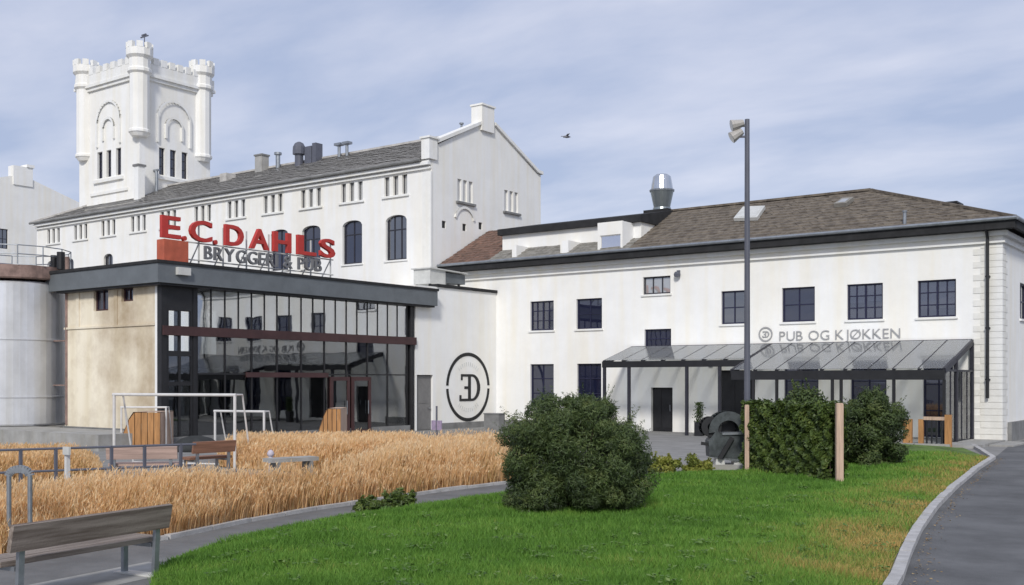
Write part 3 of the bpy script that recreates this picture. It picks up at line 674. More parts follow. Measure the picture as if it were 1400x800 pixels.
# black stair bay at the corner: lattice of small panes
c0, c1 = GV0+.22, vU(263,GU)
for k, (a, b) in enumerate(((c0+.10, (c0+c1)/2-.05), ((c0+c1)/2+.05, c1-.1))):
    for z0, z1 in ((4.45,4.98),(3.5,4.06),(2.35,3.3),(.3,2.2)):
        q = MB(); q.mbox(gm, a, b, -.02, 0, z0, z1); q.build('pane', GL['bay'], gh)
mb = MB()
for a, b in ((c0, c0+.1), ((c0+c1)/2-.05, (c0+c1)/2+.05), (c1-.1, c1)): mb.mbox(gm, a, b, -.1, .03, .28, 4.07)
for z0, z1 in ((5.0,5.9),(3.3,3.5),(2.2,2.35)): mb.mbox(gm, c0, c1, -.095, .034, z0, z1)
for a, b in ((c0, c0+.1), ((c0+c1)/2-.05, (c0+c1)/2+.05), (c1-.1, c1)): mb.mbox(gm, a, b, -.1, .03, 4.435, 5.0)
mb.build('stair_bay_frame', M['black'], gh)
# entrance doors with red brown frames
for a, b in ((450,476),(479,505)):
    v0, v1 = vU(a,GU), vU(b,GU); mb = MB()
    mb.mbox(gm, v0, v0+.14, .03, .12, .03, 2.55); mb.mbox(gm, v1-.14, v1, .03, .12, .03, 2.55); mb.mbox(gm, v0+.14, v1-.14, .03, .118, 2.38, 2.55); mb.mbox(gm, v0+.14, v1-.14, .03, .118, .03, .2)
    d = mb.build('door', M['beam'], gh)
    q = MB(); q.mbox(gm, v0+.14, v1-.14, .06, .075, .2, 2.38); q.build('pane', GL['facade_low'], d)
    q = MB(); q.tube(gm(v1-.22,.16,.9), gm(v1-.22,.16,1.5), .02); q.build('handle', M['steel'], d)

# white emblem wall joined to the hall
ew = thing('emblem_building', (GU-1, 41, 0), 'plain white flat roofed wall block carrying the round black emblem', 'building')
dz = (vU(570,GU), vU(592,GU), 0.0, 2.66)
mb = MB(); wall(mb, gm, GV1, PV, 0, 6.95, [dz], .2); mb.quad((GU,GV1,0),(GB,GV1,0),(GB,GV1,6.95),(GU,GV1,6.95)); mb.quad((GU,GV1,6.95),(GB,GV1,6.95),(GB,PV-.01,6.95),(GU,PV-.01,6.95))
mb.build('wall', M['white'], ew, fix=False)
mb = MB(); mb.mbox(gm, dz[0]+.02, dz[1]-.02, -.17, -.12, .01, 2.62); mb.mbox(gm, dz[0]+.2, dz[1]-.2, -.12, -.105, 1.3, 2.4); d = mb.build('door', M['grey_door'], ew)
mb = MB(); mb.tube(gm(dz[1]-.25,-.07,1.05), gm(dz[1]-.10,-.07,1.05), .025); mb.build('handle', M['steel'], d)
mb = MB(); mb.mbox(gm, 39.6, PV-.01, -.35, .08, 6.953, 7.1); mb.build('coping', M['bitumen'], ew)
mb = MB(); mb.mbox(gm, dz[1]+.25, PV-.1, .003, .08, 0, .3); mb.build('plinth', M['plinth'], ew)
em = thing('wall_emblem', (GU, 42.05, 2.05), 'round black ring emblem with mirrored E and D monogram on white wall', 'emblem')
for k in range(2):
    mb = MB(); ring(mb, gm, 42.05, 2.06, 1.57, 1.74, .004, .02, math.pi*k+.05, math.pi*(k+1)-.05, 40); mb.build('ring', M['ink'], em)
mb = MB(); monogram(mb, gm, 42.12, 2.03, .68, .004, .02); mb.build('monogram', M['ink'], em)
faint = mat('faded_wall_paint', (.68,.68,.65), .8, .15, 6)
for c in (math.pi/2, -math.pi/2):
    mb = MB()
    for i in range(-5, 6):
        t = c+i*.14; ring(mb, gm, 42.05, 2.06, 1.06, 1.26, .004, .012, t-.035, t+.02, 1)
    mb.build('faded_marks', faint, em)
# ventilation unit on that roof
vn = thing('ventilation_unit', (-35.6, 40.5, 7.0), 'boxy grey metal ventilation ducts on the white block roof', 'ventilation unit')
mb = MB(); mb.box(-36.2,-35.1,40.5,41.7,7.25,8.0); b = mb.build('housing', M['hatch'], vn)
mb = MB(); mb.box(-36.1,-35.2,41.75,43.4,7.4,7.9); mb.build('duct', M['fascia'], vn)
mb = MB(); mb.prism([(-36.3,40.4,8.005),(-35.0,40.4,8.005),(-35.0,43.4,7.93),(-36.3,43.4,7.93)], (0,0,.06)); mb.build('cover', M['hatch'], vn)
mb = MB()
for x, y in ((-36.1,40.6),(-35.2,40.6),(-36.0,43),(-35.3,43)): mb.box(x-.05,x+.05,y-.05,y+.05,6.95,7.5)
mb.build('foot', M['black'], vn)

# rooftop letters
SU = -34.6; sm_ = mapU(SU)
sign = thing('rooftop_sign', (SU, 29, 6.8), 'red capital letters E.C. DAHLS over smaller grey BRYGGERI & PUB on the hall roof', 'sign')
for ch, a, b in (('E',220,246),('.',249,254),('C',259,289),('.',292,296),('D',307,332),('A',341,367),('H',373,397),('L',406,431),('S',437,457)):
    v0, v1 = vU(a,SU), vU(b,SU); v, f = letter_mesh(ch, .84, .16, .022)
    v[:,0] -= v[:,0].min(); v[:,0] *= (v1-v0)/v[:,0].max(); hh = v[:,1].max()-v[:,1].min()
    if ch != '.': v[:,1] = (v[:,1]-v[:,1].min())*(.84/hh)
    mb = MB(); mb.add([sm_(v0+p[0], p[2], 7.80+p[1]) for p in v], f); mb.build('letter', M['red'], sign)
s2 = mapU(SU+.15); put_text(sign, 'BRYGGERI & PUB', vU(276,SU), vU(436,SU), 7.14, .54, s2, M['letter'], .10, .012, 0)
mb = MB(); mb.mbox(sm_, vU(222,SU), vU(255,SU), -.35, .12, 6.8, 7.74); mb.build('support_box', M['redbox'], sign)
mb = MB()
for z in (7.09, 7.76): mb.bar(sm_(vU(258,SU), -.12, z), sm_(vU(458,SU), -.12, z), .05)
for i in range(7):
    v = vU(275,SU)+i*(vU(455,SU)-vU(275,SU))/6; mb.bar(sm_(v,-.15,6.75), sm_(v,-.15,8.5), .05); mb.bar(sm_(v,-.9,6.75), sm_(v,-.15,7.76), .04)
mb.build('sign_frame', M['hatch'], sign)

# ================================================================== OLD BREWERY
BV, BU, BL, BB = 43.4, -37.51, -76.8, 53.6
br = thing('brewery_building', (-57, BV, 0), 'tall old white brewery hall with stepped gable and long grey slate roof', 'building')
bp, gp_ = mapV(BV), mapU(BU)
wins = []; TZ0, TZ1 = 12.6, 13.66
for px in (73,110,148,189,230,277,323,373,425,481,541):
    c = uV(px, BV)
    for k in (-1,0,1): wins.append((c+k*.66-.19, c+k*.66+.19, TZ0, TZ1))
arch = [(uV(px,BV)-.78, uV(px,BV)+.78, 9.02, 11.5) for px in (541.5,481.5,425.5,382)]
arch += [(uV(px,BV)-.55, uV(px,BV)+.55, 9.3, 11.3) for px in (148,95,70)]
mb = MB(); wall(mb, bp, BL, BU, 0, 14.0, wins+arch, .22)
for o in arch: arch_fill(mb, bp, o[0], o[1], o[3], .30, 0, .2)
GM = (BV+BB)/2
tri = []
for px, pz0, pz1 in ((636,277,243),(699,290,259)):
    c = vU(px, BU)
    for k in (-1,0,1): tri.append((c+k*.50-.17, c+k*.50+.17, 12.35, 13.55))
sq = [(vU(px,BU)-.17, vU(px,BU)+.17, zU(px,py,BU)-.2, zU(px,py,BU)+.2) for px, py in ((607,307),(635,311),(657,309))]
wall(mb, gp_, BV, BB, 0, 14.0, tri+sq, .12)
gpts = [(BV,14.0),(BV,15.15),(BV+.55,15.15),(GM-.6,17.1),(GM+.5,17.1),(BB-.4,15.0),(BB,14.95),(BB,14.0)]
mb.quad(*[gp_(a,0,z) for a, z in gpts]); mb.quad(*[gp_(a,-.5,z) for a, z in gpts])
mb.quad((BU,BB,0),(BL,BB,0),(BL,BB,14),(BU,BB,14)); mb.quad((BL,BB,0),(BL,BV,0),(BL,BV,14),(BL,BB,14))
mb.build('wall', M['white2'], br, fix=False)
mb = MB(); mb.box(BL+.5,BU-.6,BV+.6,BB-.5,.1,13.9); mb.build('interior', M['interior'], br)
for o in wins: window(br, bp, *o, M['dframe'], GL['pale'], 1, 1, rec=.16, fw=.03, sill=False)
for i in range(11):
    o = wins[i*3]; mb = MB(); mb.mbox(bp, o[0]-.15, o[0]+1.85, .003, .1, TZ0-.14, TZ0-.03); mb.build('sill', M['trim'], br)
for i, o in enumerate(arch):
    window(br, bp, *o, M['dframe'], GL['sky' if i == 0 else 'pub'] if i < 4 else GL['sky'], 3 if i == 0 else 2, 2, rec=.17, fw=.09, mw=.06, transom=.68 if i < 4 else None)
for o in tri: q = MB(); q.mbox(gp_, o[0]-.001, o[1]+.001, -.14, -.11, o[2], o[3]); q.build('blind_window', M['paleconc'], br)
for o in sq: q = MB(); q.mbox(gp_, *o[:2], -.12, -.08, *o[2:]); q.build('vent_opening', M['black'], br)
for k in (0, 3):
    mb = MB(); mb.mbox(gp_, tri[k][0]-.15, tri[k+2][1]+.15, .003, .14, 12.18, 12.3); mb.build('sill', M['plinth'], br)
mb = MB(); ring(mb, gp_, vU(635,BU), zU(635,305,BU), .78, .92, .003, .08, .25, math.pi-.25, 12); mb.build('arch_moulding', M['trim'], br)
mb = MB(); mb.mbox(bp, BL, BU-.003, .003, .14, 13.75, 13.86); mb.mbox(bp, BL, BU-.003, .003, .30, 13.95, 14.1); mb.mbox(bp, BL, BU-.003, .003, .22, 14.1, 14.22); mb.build('cornice', M['trim'], br)
mb = MB(); mb.mbox(bp, BU-.55, BU+.05, .003, .12, 0, 13.6); mb.box(BU-.45,BU+.12,BV-.32,BV+.35,14.25,15.35); mb.box(BU-.52,BU+.19,BV-.39,BV+.42,15.35,15.45); mb.build('corner_pier', M['trim'], br)
cp = [(BV+.42,15.2),(GM-.6,17.05),(GM-.6,17.23),(BV+.35,15.38)]
mb = MB(); mb.prism([gp_(a,-.56,z) for a, z in cp], (.70,0,0)); cp2 = [(GM+.4,17.1),(BB-.4,15.05),(BB+.1,15.0),(BB+.1,15.18),(BB-.35,15.22),(GM+.4,17.28)]
mb.prism([gp_(a,-.56,z) for a, z in cp2], (.70,0,0)); mb.build('coping', M['trim'], br)
mb = MB(); mb.box(BU-.62,BU+.16,GM-.92,GM+.22,16.6,18.02); mb.box(BU-.68,BU+.22,GM-.98,GM+.28,18.02,18.12); mb.build('chimney', M['white2'], br)
BRZ = 16.8; beV = BV-.35; beZ = 14.22; bsl = (BRZ-beZ)/(GM-beV); hipL = BL+4.5
mb = MB()
nr = 18
for i in range(nr):
    t0, t1 = i/nr, (i+1)/nr; v0, v1 = beV+(GM-beV)*t0, beV+(GM-beV)*t1; z0, z1 = beZ+(BRZ-beZ)*t0+.05, beZ+(BRZ-beZ)*t1+.012
    a0, a1 = BL-.3+(hipL-BL+.3)*t0, BL-.3+(hipL-BL+.3)*t1
    kk = 60
    for j in range(kk):
        x0, x1 = a0+(BU-.5-a0)*j/kk, a0+(BU-.5-a0)*(j+1)/kk; y0, y1 = a1+(BU-.5-a1)*j/kk, a1+(BU-.5-a1)*(j+1)/kk; dz_ = random.uniform(-.012,.012)
        mb.quad((x0,v0,z0+dz_),(x1,v0,z0+dz_),(y1,v1,z1+dz_),(y0,v1,z1+dz_))
mb.quad((BL-.3,BB+.35,beZ),(BU-.5,BB+.35,beZ),(BU-.5,GM,BRZ),(hipL,GM,BRZ)); mb.quad((BL-.3,beV,beZ),(BL-.3,BB+.35,beZ),(hipL,GM,BRZ)); mb.quad((BL-.3,beV,beZ-.02),(BU-.5,beV,beZ-.02),(BU-.5,BB,beZ-.02),(BL-.3,BB,beZ-.02))
mb.build('roof', M['slate'], br, fix=False)
mb = MB(); mb.bar((hipL,GM,BRZ+.05),(BU-.5,GM,BRZ+.05),.3,.12); mb.bar((BL-.3,beV,beZ+.05),(hipL,GM,BRZ+.05),.25,.12); mb.build('ridge_cap', M['slate'], br)
mb = MB(); mb.tube((BL-.3,beV-.05,beZ+.0),(BU-.5,beV-.05,beZ+.0),.09,n=8); mb.build('gutter', M['plinth'], br)
# roof furniture of the brewery
def brz(v): return beZ+bsl*(v-beV)
def broof(px, py):
    a = ray(px, py); t = (beZ-bsl*beV-EYE)/(a[2]-bsl*a[1]); return Vector((a[0]*t, a[1]*t, EYE+a[2]*t))
def at_ridge(px): return onV(px, 300, GM-.4)
p = at_ridge(358); mb = MB(); mb.box(p.x-.36,p.x+.36,p.y-.3,p.y+.3,16.2,17.6); c = mb.build('chimney', M['concrete'], br); mb = MB(); mb.box(p.x-.42,p.x+.42,p.y-.36,p.y+.36,17.6,17.7); mb.build('chimney_cap', M['plinth'], c)
p = at_ridge(380); mb = MB(); mb.tube((p.x,p.y,16.4),(p.x,p.y,17.55),.15); mb.tube((p.x,p.y,17.5),(p.x,p.y,17.65),.25); mb.build('vent_pipe', M['steel'], br)
p = broof(409,226); mb = MB(); mb.tube((p.x,p.y,p.z-.3),(p.x,p.y,p.z+.75),.28); mb.lathe((p.x,p.y,p.z+.7), [(.42,0),(.42,.25),(.40,.5),(.28,.72),(.1,.82)], 14); mb.build('vent_cowl', M['lampgrey'], br)
p = at_ridge(429); mb = MB(); mb.box(p.x-.55,p.x+.1,p.y-.3,p.y+.3,16.4,17.6); mb.box(p.x+.16,p.x+.5,p.y-.3,p.y+.3,16.4,17.75); mb.build('vent_box', M['lampgrey'], br)
p = at_ridge(469); mb = MB()
for dx in (-.35,.35): mb.tube((p.x+dx,p.y,16.4),(p.x+dx,p.y,17.35),.1); mb.box(p.x+dx-.28,p.x+dx+.28,p.y-.2,p.y+.2,17.35,17.5)
mb.build('vent_pipe', M['steel'], br)
p = at_ridge(631); mb = MB(); mb.tube((p.x,p.y,16.6),(p.x,p.y,17.3),.06); mb.tube((p.x,p.y,17.28),(p.x,p.y,17.36),.13); mb.build('vent_pipe', M['steel'], br)
p = broof(312,246); mb = MB(); mb.box(p.x-.4,p.x+.3,p.y-.4,p.y+.4,p.z-.3,p.z+.4); mb.build('roof_hatch', M['slate'], br)
p = broof(190.5,272); mb = MB(); mb.box(p.x-.27,p.x+.27,p.y-.27,p.y+.27,p.z-.3,p.z+2.3); c = mb.build('chimney', M['trim'], br); mb = MB(); mb.box(p.x-.34,p.x+.34,p.y-.34,p.y+.34,p.z+2.3,p.z+2.45); mb.build('chimney_cap', M['plinth'], c)
p = broof(214,262); mb = MB(); mb.tube((p.x,p.y,p.z-.2),(p.x,p.y,p.z+1.6),.12); mb.box(p.x-.28,p.x+.28,p.y-.1,p.y+.1,p.z+1.5,p.z+1.62); mb.build('vent_pipe', M['steel'], br)

# ================================================================== CRENELLATED TOWER
TU1, TV0 = -67.6, 46.0; TU0, TV1 = TU1-7.75, TV0+6.2
tw = thing('castle_tower', (TU1-3.2, TV0+2.7, 0), 'square white castle like tower with round corner turrets and battlements', 'tower')
tf, ts = mapV(TV0), mapU(TU1)
fw_ = [(uV(a,TV0), uV(b,TV0), 17.55, 19.55) for a, b in ((133,140),(145.5,152),(158.5,165.5))]
sw_ = [(vU(a,TU1), vU(b,TU1), 17.55, 19.55) for a, b in ((217.5,225.5),(232.5,241),(248.5,256.5))]
mb = MB(); wall(mb, tf, TU0, TU1, 8, 24.6, fw_, .25); wall(mb, ts, TV0, TV1, 8, 24.6, sw_, .25)
mb.quad((TU0,TV0,8),(TU0,TV1,8),(TU0,TV1,24.6),(TU0,TV0,24.6)); mb.quad((TU0,TV1,8),(TU1,TV1,8),(TU1,TV1,24.6),(TU0,TV1,24.6)); mb.quad((TU0,TV0,24.6),(TU1,TV0,24.6),(TU1,TV1,24.6),(TU0,TV1,24.6))
mb.build('wall', M['white2'], tw, fix=False)
mb = MB(); mb.box(TU0+.5,TU1-.5,TV0+.5,TV1-.5,9,24); mb.build('interior', M['interior'], tw)
for o in fw_: window(tw, tf, *o, M['dframe'], GL['pub'], 1, 3, rec=.2, fw=.06, sill=False)
for o in sw_: window(tw, ts, *o, M['dframe'], GL['pub'], 1, 3, rec=.2, fw=.06, sill=False)
for q_ in ((tf, fw_[0][0]-.35, fw_[2][1]+.35, .003, .18, 17.2, 17.42), (tf, fw_[0][0]-.8, fw_[2][1]+.9, .003, .12, 16.3, 16.5), (ts, sw_[0][0]-.3, sw_[2][1]+.3, .003, .18, 17.2, 17.42)):
    mb = MB(); mb.mbox(*q_); mb.build('sill', M['trim'], tw)
for mp_, c, hw in ((tf, (fw_[0][0]+fw_[2][1])/2, 1.55), (ts, (sw_[0][0]+sw_[2][1])/2, 1.5)):
    for r0, r1, zc_ in ((hw-.16, hw, 21.7), (.62, .78, 21.2)):
        mb = MB(); ring(mb, mp_, c, zc_, r0, r1, .003, .16, 0, math.pi, 16)
        for s in (-1, 1): mb.mbox(mp_, c+s*(r0+r1)/2-.08, c+s*(r0+r1)/2+.08, .003, .155, 19.9 if r0 > 1 else 20.3, zc_-.003)
        mb.build('blind_arch', M['trim'], tw)
mb = MB()
for k, z0, z1 in ((.16,24.25,24.5),(.3,24.5,24.72),(.22,24.72,25.45)):
    mb.box(TU0-k,TU1+k,TV0-k,TV0-.003,z0,z1); mb.box(TU1+.003,TU1+k-.002,TV0,TV1+k,z0,z1-.002); mb.box(TU0-k+.002,TU0-.003,TV0,TV1+k,z0,z1-.002); mb.box(TU0,TU1,TV1+.003,TV1+k-.002,z0,z1-.004)
mb.box(TU0,TU1,TV0,TV1,24.61,24.75); mb.build('parapet', M['trim'], tw)
for i in range(6):
    a = TU0+1.9+i*(4.7/5)
    mb = MB(); mb.box(a-.27,a+.27,TV0-.24,TV0+.1,25.44,25.95); mb.build('merlon', M['trim'], tw)
    a = TV0+1.25+i*(3.5/5)
    mb = MB(); mb.box(TU1-.1,TU1+.24,a-.23,a+.23,25.44,25.95); mb.build('merlon', M['trim'], tw)
for (x, y) in ((TU0+.66,TV0+.15),(TU1,TV0),(TU1-.15,TV1-.66),(TU0+.66,TV1-.66)):
    mb = MB(); zb2 = 20.3 if (x, y) == (TU1, TV0) else 19.4
    mb.lathe((x,y,0), [(.55,zb2-.28),(.70,zb2-.06),(.78,zb2),(.78,zb2+.16),(.70,zb2+.24),(.70,24.5),(.86,24.65),(.86,24.85),(.76,24.95),(.76,25.6),(.95,25.8),(.96,26.3)], 12, math.pi/12)
    t = mb.build('turret', M['white2'], tw)
    for i in range(8):
        a = i*math.pi/4+.2; c = Vector((x+.80*math.cos(a), y+.80*math.sin(a), 26.3)); tx = Vector((-math.sin(a), math.cos(a), 0)); rr = Vector((math.cos(a), math.sin(a), 0))
        q = MB(); q.prism([c-tx*.2-rr*.15, c+tx*.2-rr*.15, c+tx*.22+rr*.14, c-tx*.22+rr*.14], (0,0,.42)); q.build('merlon', M['trim'], t)
p = onV(197.5, 60, TV0+.5); mb = MB(); mb.tube((p.x,p.y,26.3),(p.x,p.y,27.5),.035); mb.bar((p.x-.45,p.y,27.42),(p.x+.45,p.y,27.42),.08); mb.bar((p.x-.3,p.y,27.55),(p.x+.2,p.y,27.55),.1); mb.build('weather_vane', M['lampgrey'], tw)

# ================================================================== FAR LEFT GABLED BUILDING
fh = thing('gabled_building', (-95, 50, 0), 'pale gabled building at the far edge beyond the brewery, one dark window', 'building')
FU = -92; fm_ = mapU(FU); wv = (vU(-2,FU), vU(11,FU), zU(5,340,FU), zU(5,313,FU))
mb = MB(); wall(mb, fm_, 36, 64, 0, 16.6, [wv], .3); mb.quad(*[fm_(a,0,z) for a, z in ((36,16.6),(64,16.6),(51.5,20.5),(49.5,20.5))])
mb.quad((FU,64,0),(FU-14,64,0),(FU-14,64,16.6),(FU,64,16.6)); mb.quad((FU,36,0),(FU-14,36,0),(FU-14,36,16.6),(FU,36,16.6)); mb.build('wall', M['white2'], fh, fix=False)
mb = MB(); mb.prism([(FU-14,35.5,16.5),(FU-14,50.5,20.75),(FU-14,64.5,16.5)], (13.9,0,0)); mb.build('roof', M['slate'], fh)
pz = vU(31,FU); mb = MB(); mb.box(FU-.8,FU+.1,pz-.9,pz+.9,19.8,21.5); mb.box(FU-.9,FU+.2,pz+.3,pz+1.0,21.5,21.75); mb.build('chimney', M['white2'], fh)
window(fh, fm_, *wv, M['dframe'], GL['sky'], 2, 2, sill=False)

# ================================================================== TANK
tc_ = D(20, 44); TR = 1.96
tk = thing('storage_tank', (tc_.x, tc_.y, .58), 'tall cylindrical grey steel storage tank with brown railed walkway on top', 'tank')
mb = MB(); mb.lathe((tc_.x,tc_.y,0), [(TR*.98,.58),(TR,.65),(TR,6.25),(TR*.96,6.35)], 48); mb.build('shell', M['tank'], tk, smooth=False)
for z in (1.7, 4.0):
    mb = MB(); mb.lathe((tc_.x,tc_.y,0), [(TR+.004,z),(TR+.03,z+.01),(TR+.03,z+.06),(TR+.004,z+.07)], 48, cap=False); mb.build('band', M['tank'], tk)
mb = MB(); mb.lathe((tc_.x,tc_.y,0), [(TR+.10,6.45),(TR+.14,6.5),(TR+.14,6.98),(TR+.06,6.98)], 32); mb.build('walkway', M['rust'], tk)
mb = MB()
for i in range(14):
    a = 2*math.pi*i/14; q = Vector((tc_.x+(TR+.2)*math.cos(a), tc_.y+(TR+.2)*math.sin(a), 7.0)); a2 = a+2*math.pi/14; q2 = Vector((tc_.x+(TR+.2)*math.cos(a2), tc_.y+(TR+.2)*math.sin(a2), 7.0))
    mb.tube(q, q+Vector((0,0,.75)), .025, n=6)
    for z in (.4, .75): mb.tube(q+Vector((0,0,z)), q2+Vector((0,0,z)), .022, n=6)
mb.build('railing', M['steel'], tk)
tp_ = D(92, 43.2); mb = MB(); mb.tube((tp_.x,tp_.y,.6),(tp_.x,tp_.y,7.4),.09)
for z in (2.2,4.0,6.0): mb.bar((tp_.x,tp_.y,z),(tc_.x,tc_.y,z),.05)
mb.build('riser_pipe', M['rust'], tk)
q = MB(); q.tube((tp_.x-.3,tp_.y-.1,6.9),(tp_.x-.3,tp_.y-.1,7.6),.16); q.tube((tp_.x-.8,tp_.y-.1,6.9),(tp_.x-.8,tp_.y-.1,7.5),.14); q.build('valve', M['black'], tk)
pl = MB(); pl.box(-50,-32.6,20.6,22.9,0,.56); pl.box(-50,-40.8,22.9,25.4,0,.558); tag(pl.build('low_wall', M['concrete'], base=(-41,21.5,0)), 'low grey concrete wall and plinth in front of the steel tank', 'wall')

# ================================================================== GLASS TERRACE CANOPY
cn = thing('glass_canopy', (-18, 42.5, 0), 'dark framed glass canopy and terrace screen along the pub front', 'canopy')
LU0, MU, RU1 = -25.75, -18.75, -10.4
def glass_roof(u0, u1, va, za, vb, zb, n):
    """va/za wall side, vb/zb front side"""
    for i in range(n+1):
        u = u0+(u1-u0)*i/n; r = MB(); r.bar((u,va,za),(u,vb,zb),.06,.10); r.build('rafter', M['dframe'], cn)
        if i < n:
            u2 = u0+(u1-u0)*(i+1)/n; q = MB(); q.prism([(u+.03,va,za+.055),(u2-.03,va,za+.055),(u2-.03,vb,zb+.055),(u+.03,vb,zb+.055)], (0,0,.012)); q.build('glass_panel', GL['canopy'], cn)
zf = lambda v: 3.95-(3.95-3.22)*(PV-v)/(PV-41.8)
glass_roof(LU0, MU, PV-.05, 3.95, 41.8, 3.25, 7)
glass_roof(MU+.1, RU1, PV-.05, 3.95, 40.3, zf(40.3)-.02, 9)
for a, b, v, z0, z1 in ((LU0-.03, MU, 41.8, 2.98, 3.26), (MU+.05, RU1+.03, 40.3, 2.42, 2.78)):
    r = MB(); r.box(a, b, v-.07, v+.07, z0, z1); r.build('front_beam', M['black'], cn)
r = MB(); r.box(LU0, RU1, PV-.09, PV-.006, 3.88, 4.02); r.build('wall_plate', M['dframe'], cn)
r = MB(); r.bar((MU+.1,41.9,zf(41.9)-.08),(RU1,41.9,zf(41.9)-.08),.08,.1); r.build('purlin', M['dframe'], cn)
for a, b, c in ((LU0,41.8,3.15),(RU1,40.3,2.75),(MU+.05,40.3,2.75)):
    r = MB(); r.bar((a,PV-.05,3.9),(a,b,c),.11,.2); r.build('side_beam', M['dframe'], cn)
for px in (826.5, 860, 939, 984):
    u = uV(px, 41.8); r = MB(); r.box(u-.06,u+.06,41.74,41.86,0,2.98); r.build('post', M['dframe'], cn)
for px in (1030, 1062, 1138, 1150, 1222, 1291):
    u = uV(px, 40.3); r = MB(); r.box(u-.05,u+.05,40.25,40.35,.1,2.42); r.build('post', M['black'], cn)
for v in (41.9, PV-.1):
    r = MB(); r.box(RU1-.07,RU1+.07,v-.07,v+.07,.1,zf(v)-.05); r.build('post', M['dframe'], cn)
vs2 = [40.35, 41.1, 41.85, 42.7, 43.5, 44.28]
for a, b in zip(vs2[:-1], vs2[1:]):
    q = MB(); q.box(RU1-.008,RU1+.008,a+.03,b-.03,.15,2.75); q.build('glass_panel', GL['side'], cn)
    r = MB(); r.box(RU1-.03,RU1+.03,b-.03,b+.03,.15,2.75); r.build('mullion', M['dframe'], cn)
r = MB(); r.box(RU1-.05,RU1+.05,40.35,PV-.02,2.72,2.8); r.build('transom', M['dframe'], cn)
for i in range(5):
    cu = MB(); v = 42.1+i*.42
    pts = [(RU1-.25+.05*math.sin(k*1.9), v+k*.05) for k in range(7)]
    for k in range(6): cu.quad((pts[k][0],pts[k][1],.2),(pts[k+1][0],pts[k+1][1],.2),(pts[k+1][0],pts[k+1][1],2.7),(pts[k][0],pts[k][1],2.7))
    cu.build('curtain', M['curtain'], cn, fix=False)
sl = MB(); sl.box(MU, RU1+1.2, 39.7, PV-.01, 0, .10); struct(sl.build('terrace_floor', M['concrete']))
sl = MB(); sl.box(RU1+1.25, PU1+1.0, 41.5, PV-.04, 0, .06); struct(sl.build('pavement', M['concrete']))
# wooden railing before the terrace
rl = thing('terrace_railing', (uV(1270,39.7), 39.6, .0), 'short orange wooden railing with pale top rail before the terrace', 'railing')
for a, b in ((1235,1247),(1256,1262.5),(1292,1301)):
    r = MB(); r.box(uV(a,39.5), uV(b,39.5), 39.44, 39.58, 0, 1.18 if b > 1290 else 1.0); r.build('post', M['orangewood'], rl)
r = MB(); r.box(uV(1262.5,39.5)+.004, uV(1292,39.5)-.004, 39.45, 39.57, .98, 1.1); r.box(uV(1222,39.5), uV(1235,39.5)-.004, 39.45, 39.57, .92, 1.0); r.build('top_rail', M['postwood'], rl)
for i in range(4):
    u = uV(1266,39.5)+i*.17; r = MB(); r.box(u, u+.05, 39.48, 39.54, .12, .98); r.build('baluster', M['black'], rl)
r = MB(); r.box(uV(1225,39.5), uV(1300,39.5), 39.3, 39.68, 0, .14); r.build('footing', M['concrete'], rl)
# ================================================================== STREET LAMP, POSTS, HEDGE, BUSHES
lp = D(1021.5, 27.6)
lamp = thing('street_lamp', lp, 'tall slim grey lamp post with twin floodlights at its top', 'street lamp')
m = MB(); m.tube(lp, lp+Vector((0,0,9.15)), .085, .062, 12); m.tube(lp, lp+Vector((0,0,.04)), .17, .17, 12); m.build('pole', M['lampgrey'], lamp)
lx = Vector((-CA, -SA, 0)); fwv = Vector((SA*-1, CA, 0))
top = lp+Vector((0,0,9.0)); m = MB(); m.bar(top+Vector((0,0,-.02)), top+lx*.34+Vector((0,0,-.02)), .05); m.bar(top+Vector((0,0,-.30)), top+lx*.22+Vector((0,0,-.30)), .05); m.build('bracket', M['lampgrey'], lamp)
for dz_, dx, tl in ((0.02, .24, .25), (-.24, .26, .55)):
    c = top+lx*dx+Vector((0,0,dz_)); ax = (lx*math.cos(tl)-Vector((0,0,1))*math.sin(tl))
    m = MB(); m.tube(c-ax*.15, c+ax*.10, .09, .14, 10); m.tube(c+ax*.10, c+ax*.17, .145, .155, 10); f = m.build('floodlight', M['floodgrey'], lamp)
    m = MB(); m.tube(c+ax*.171, c+ax*.178, .14, .14, 10); m.build('lens', GL['pale'], f)

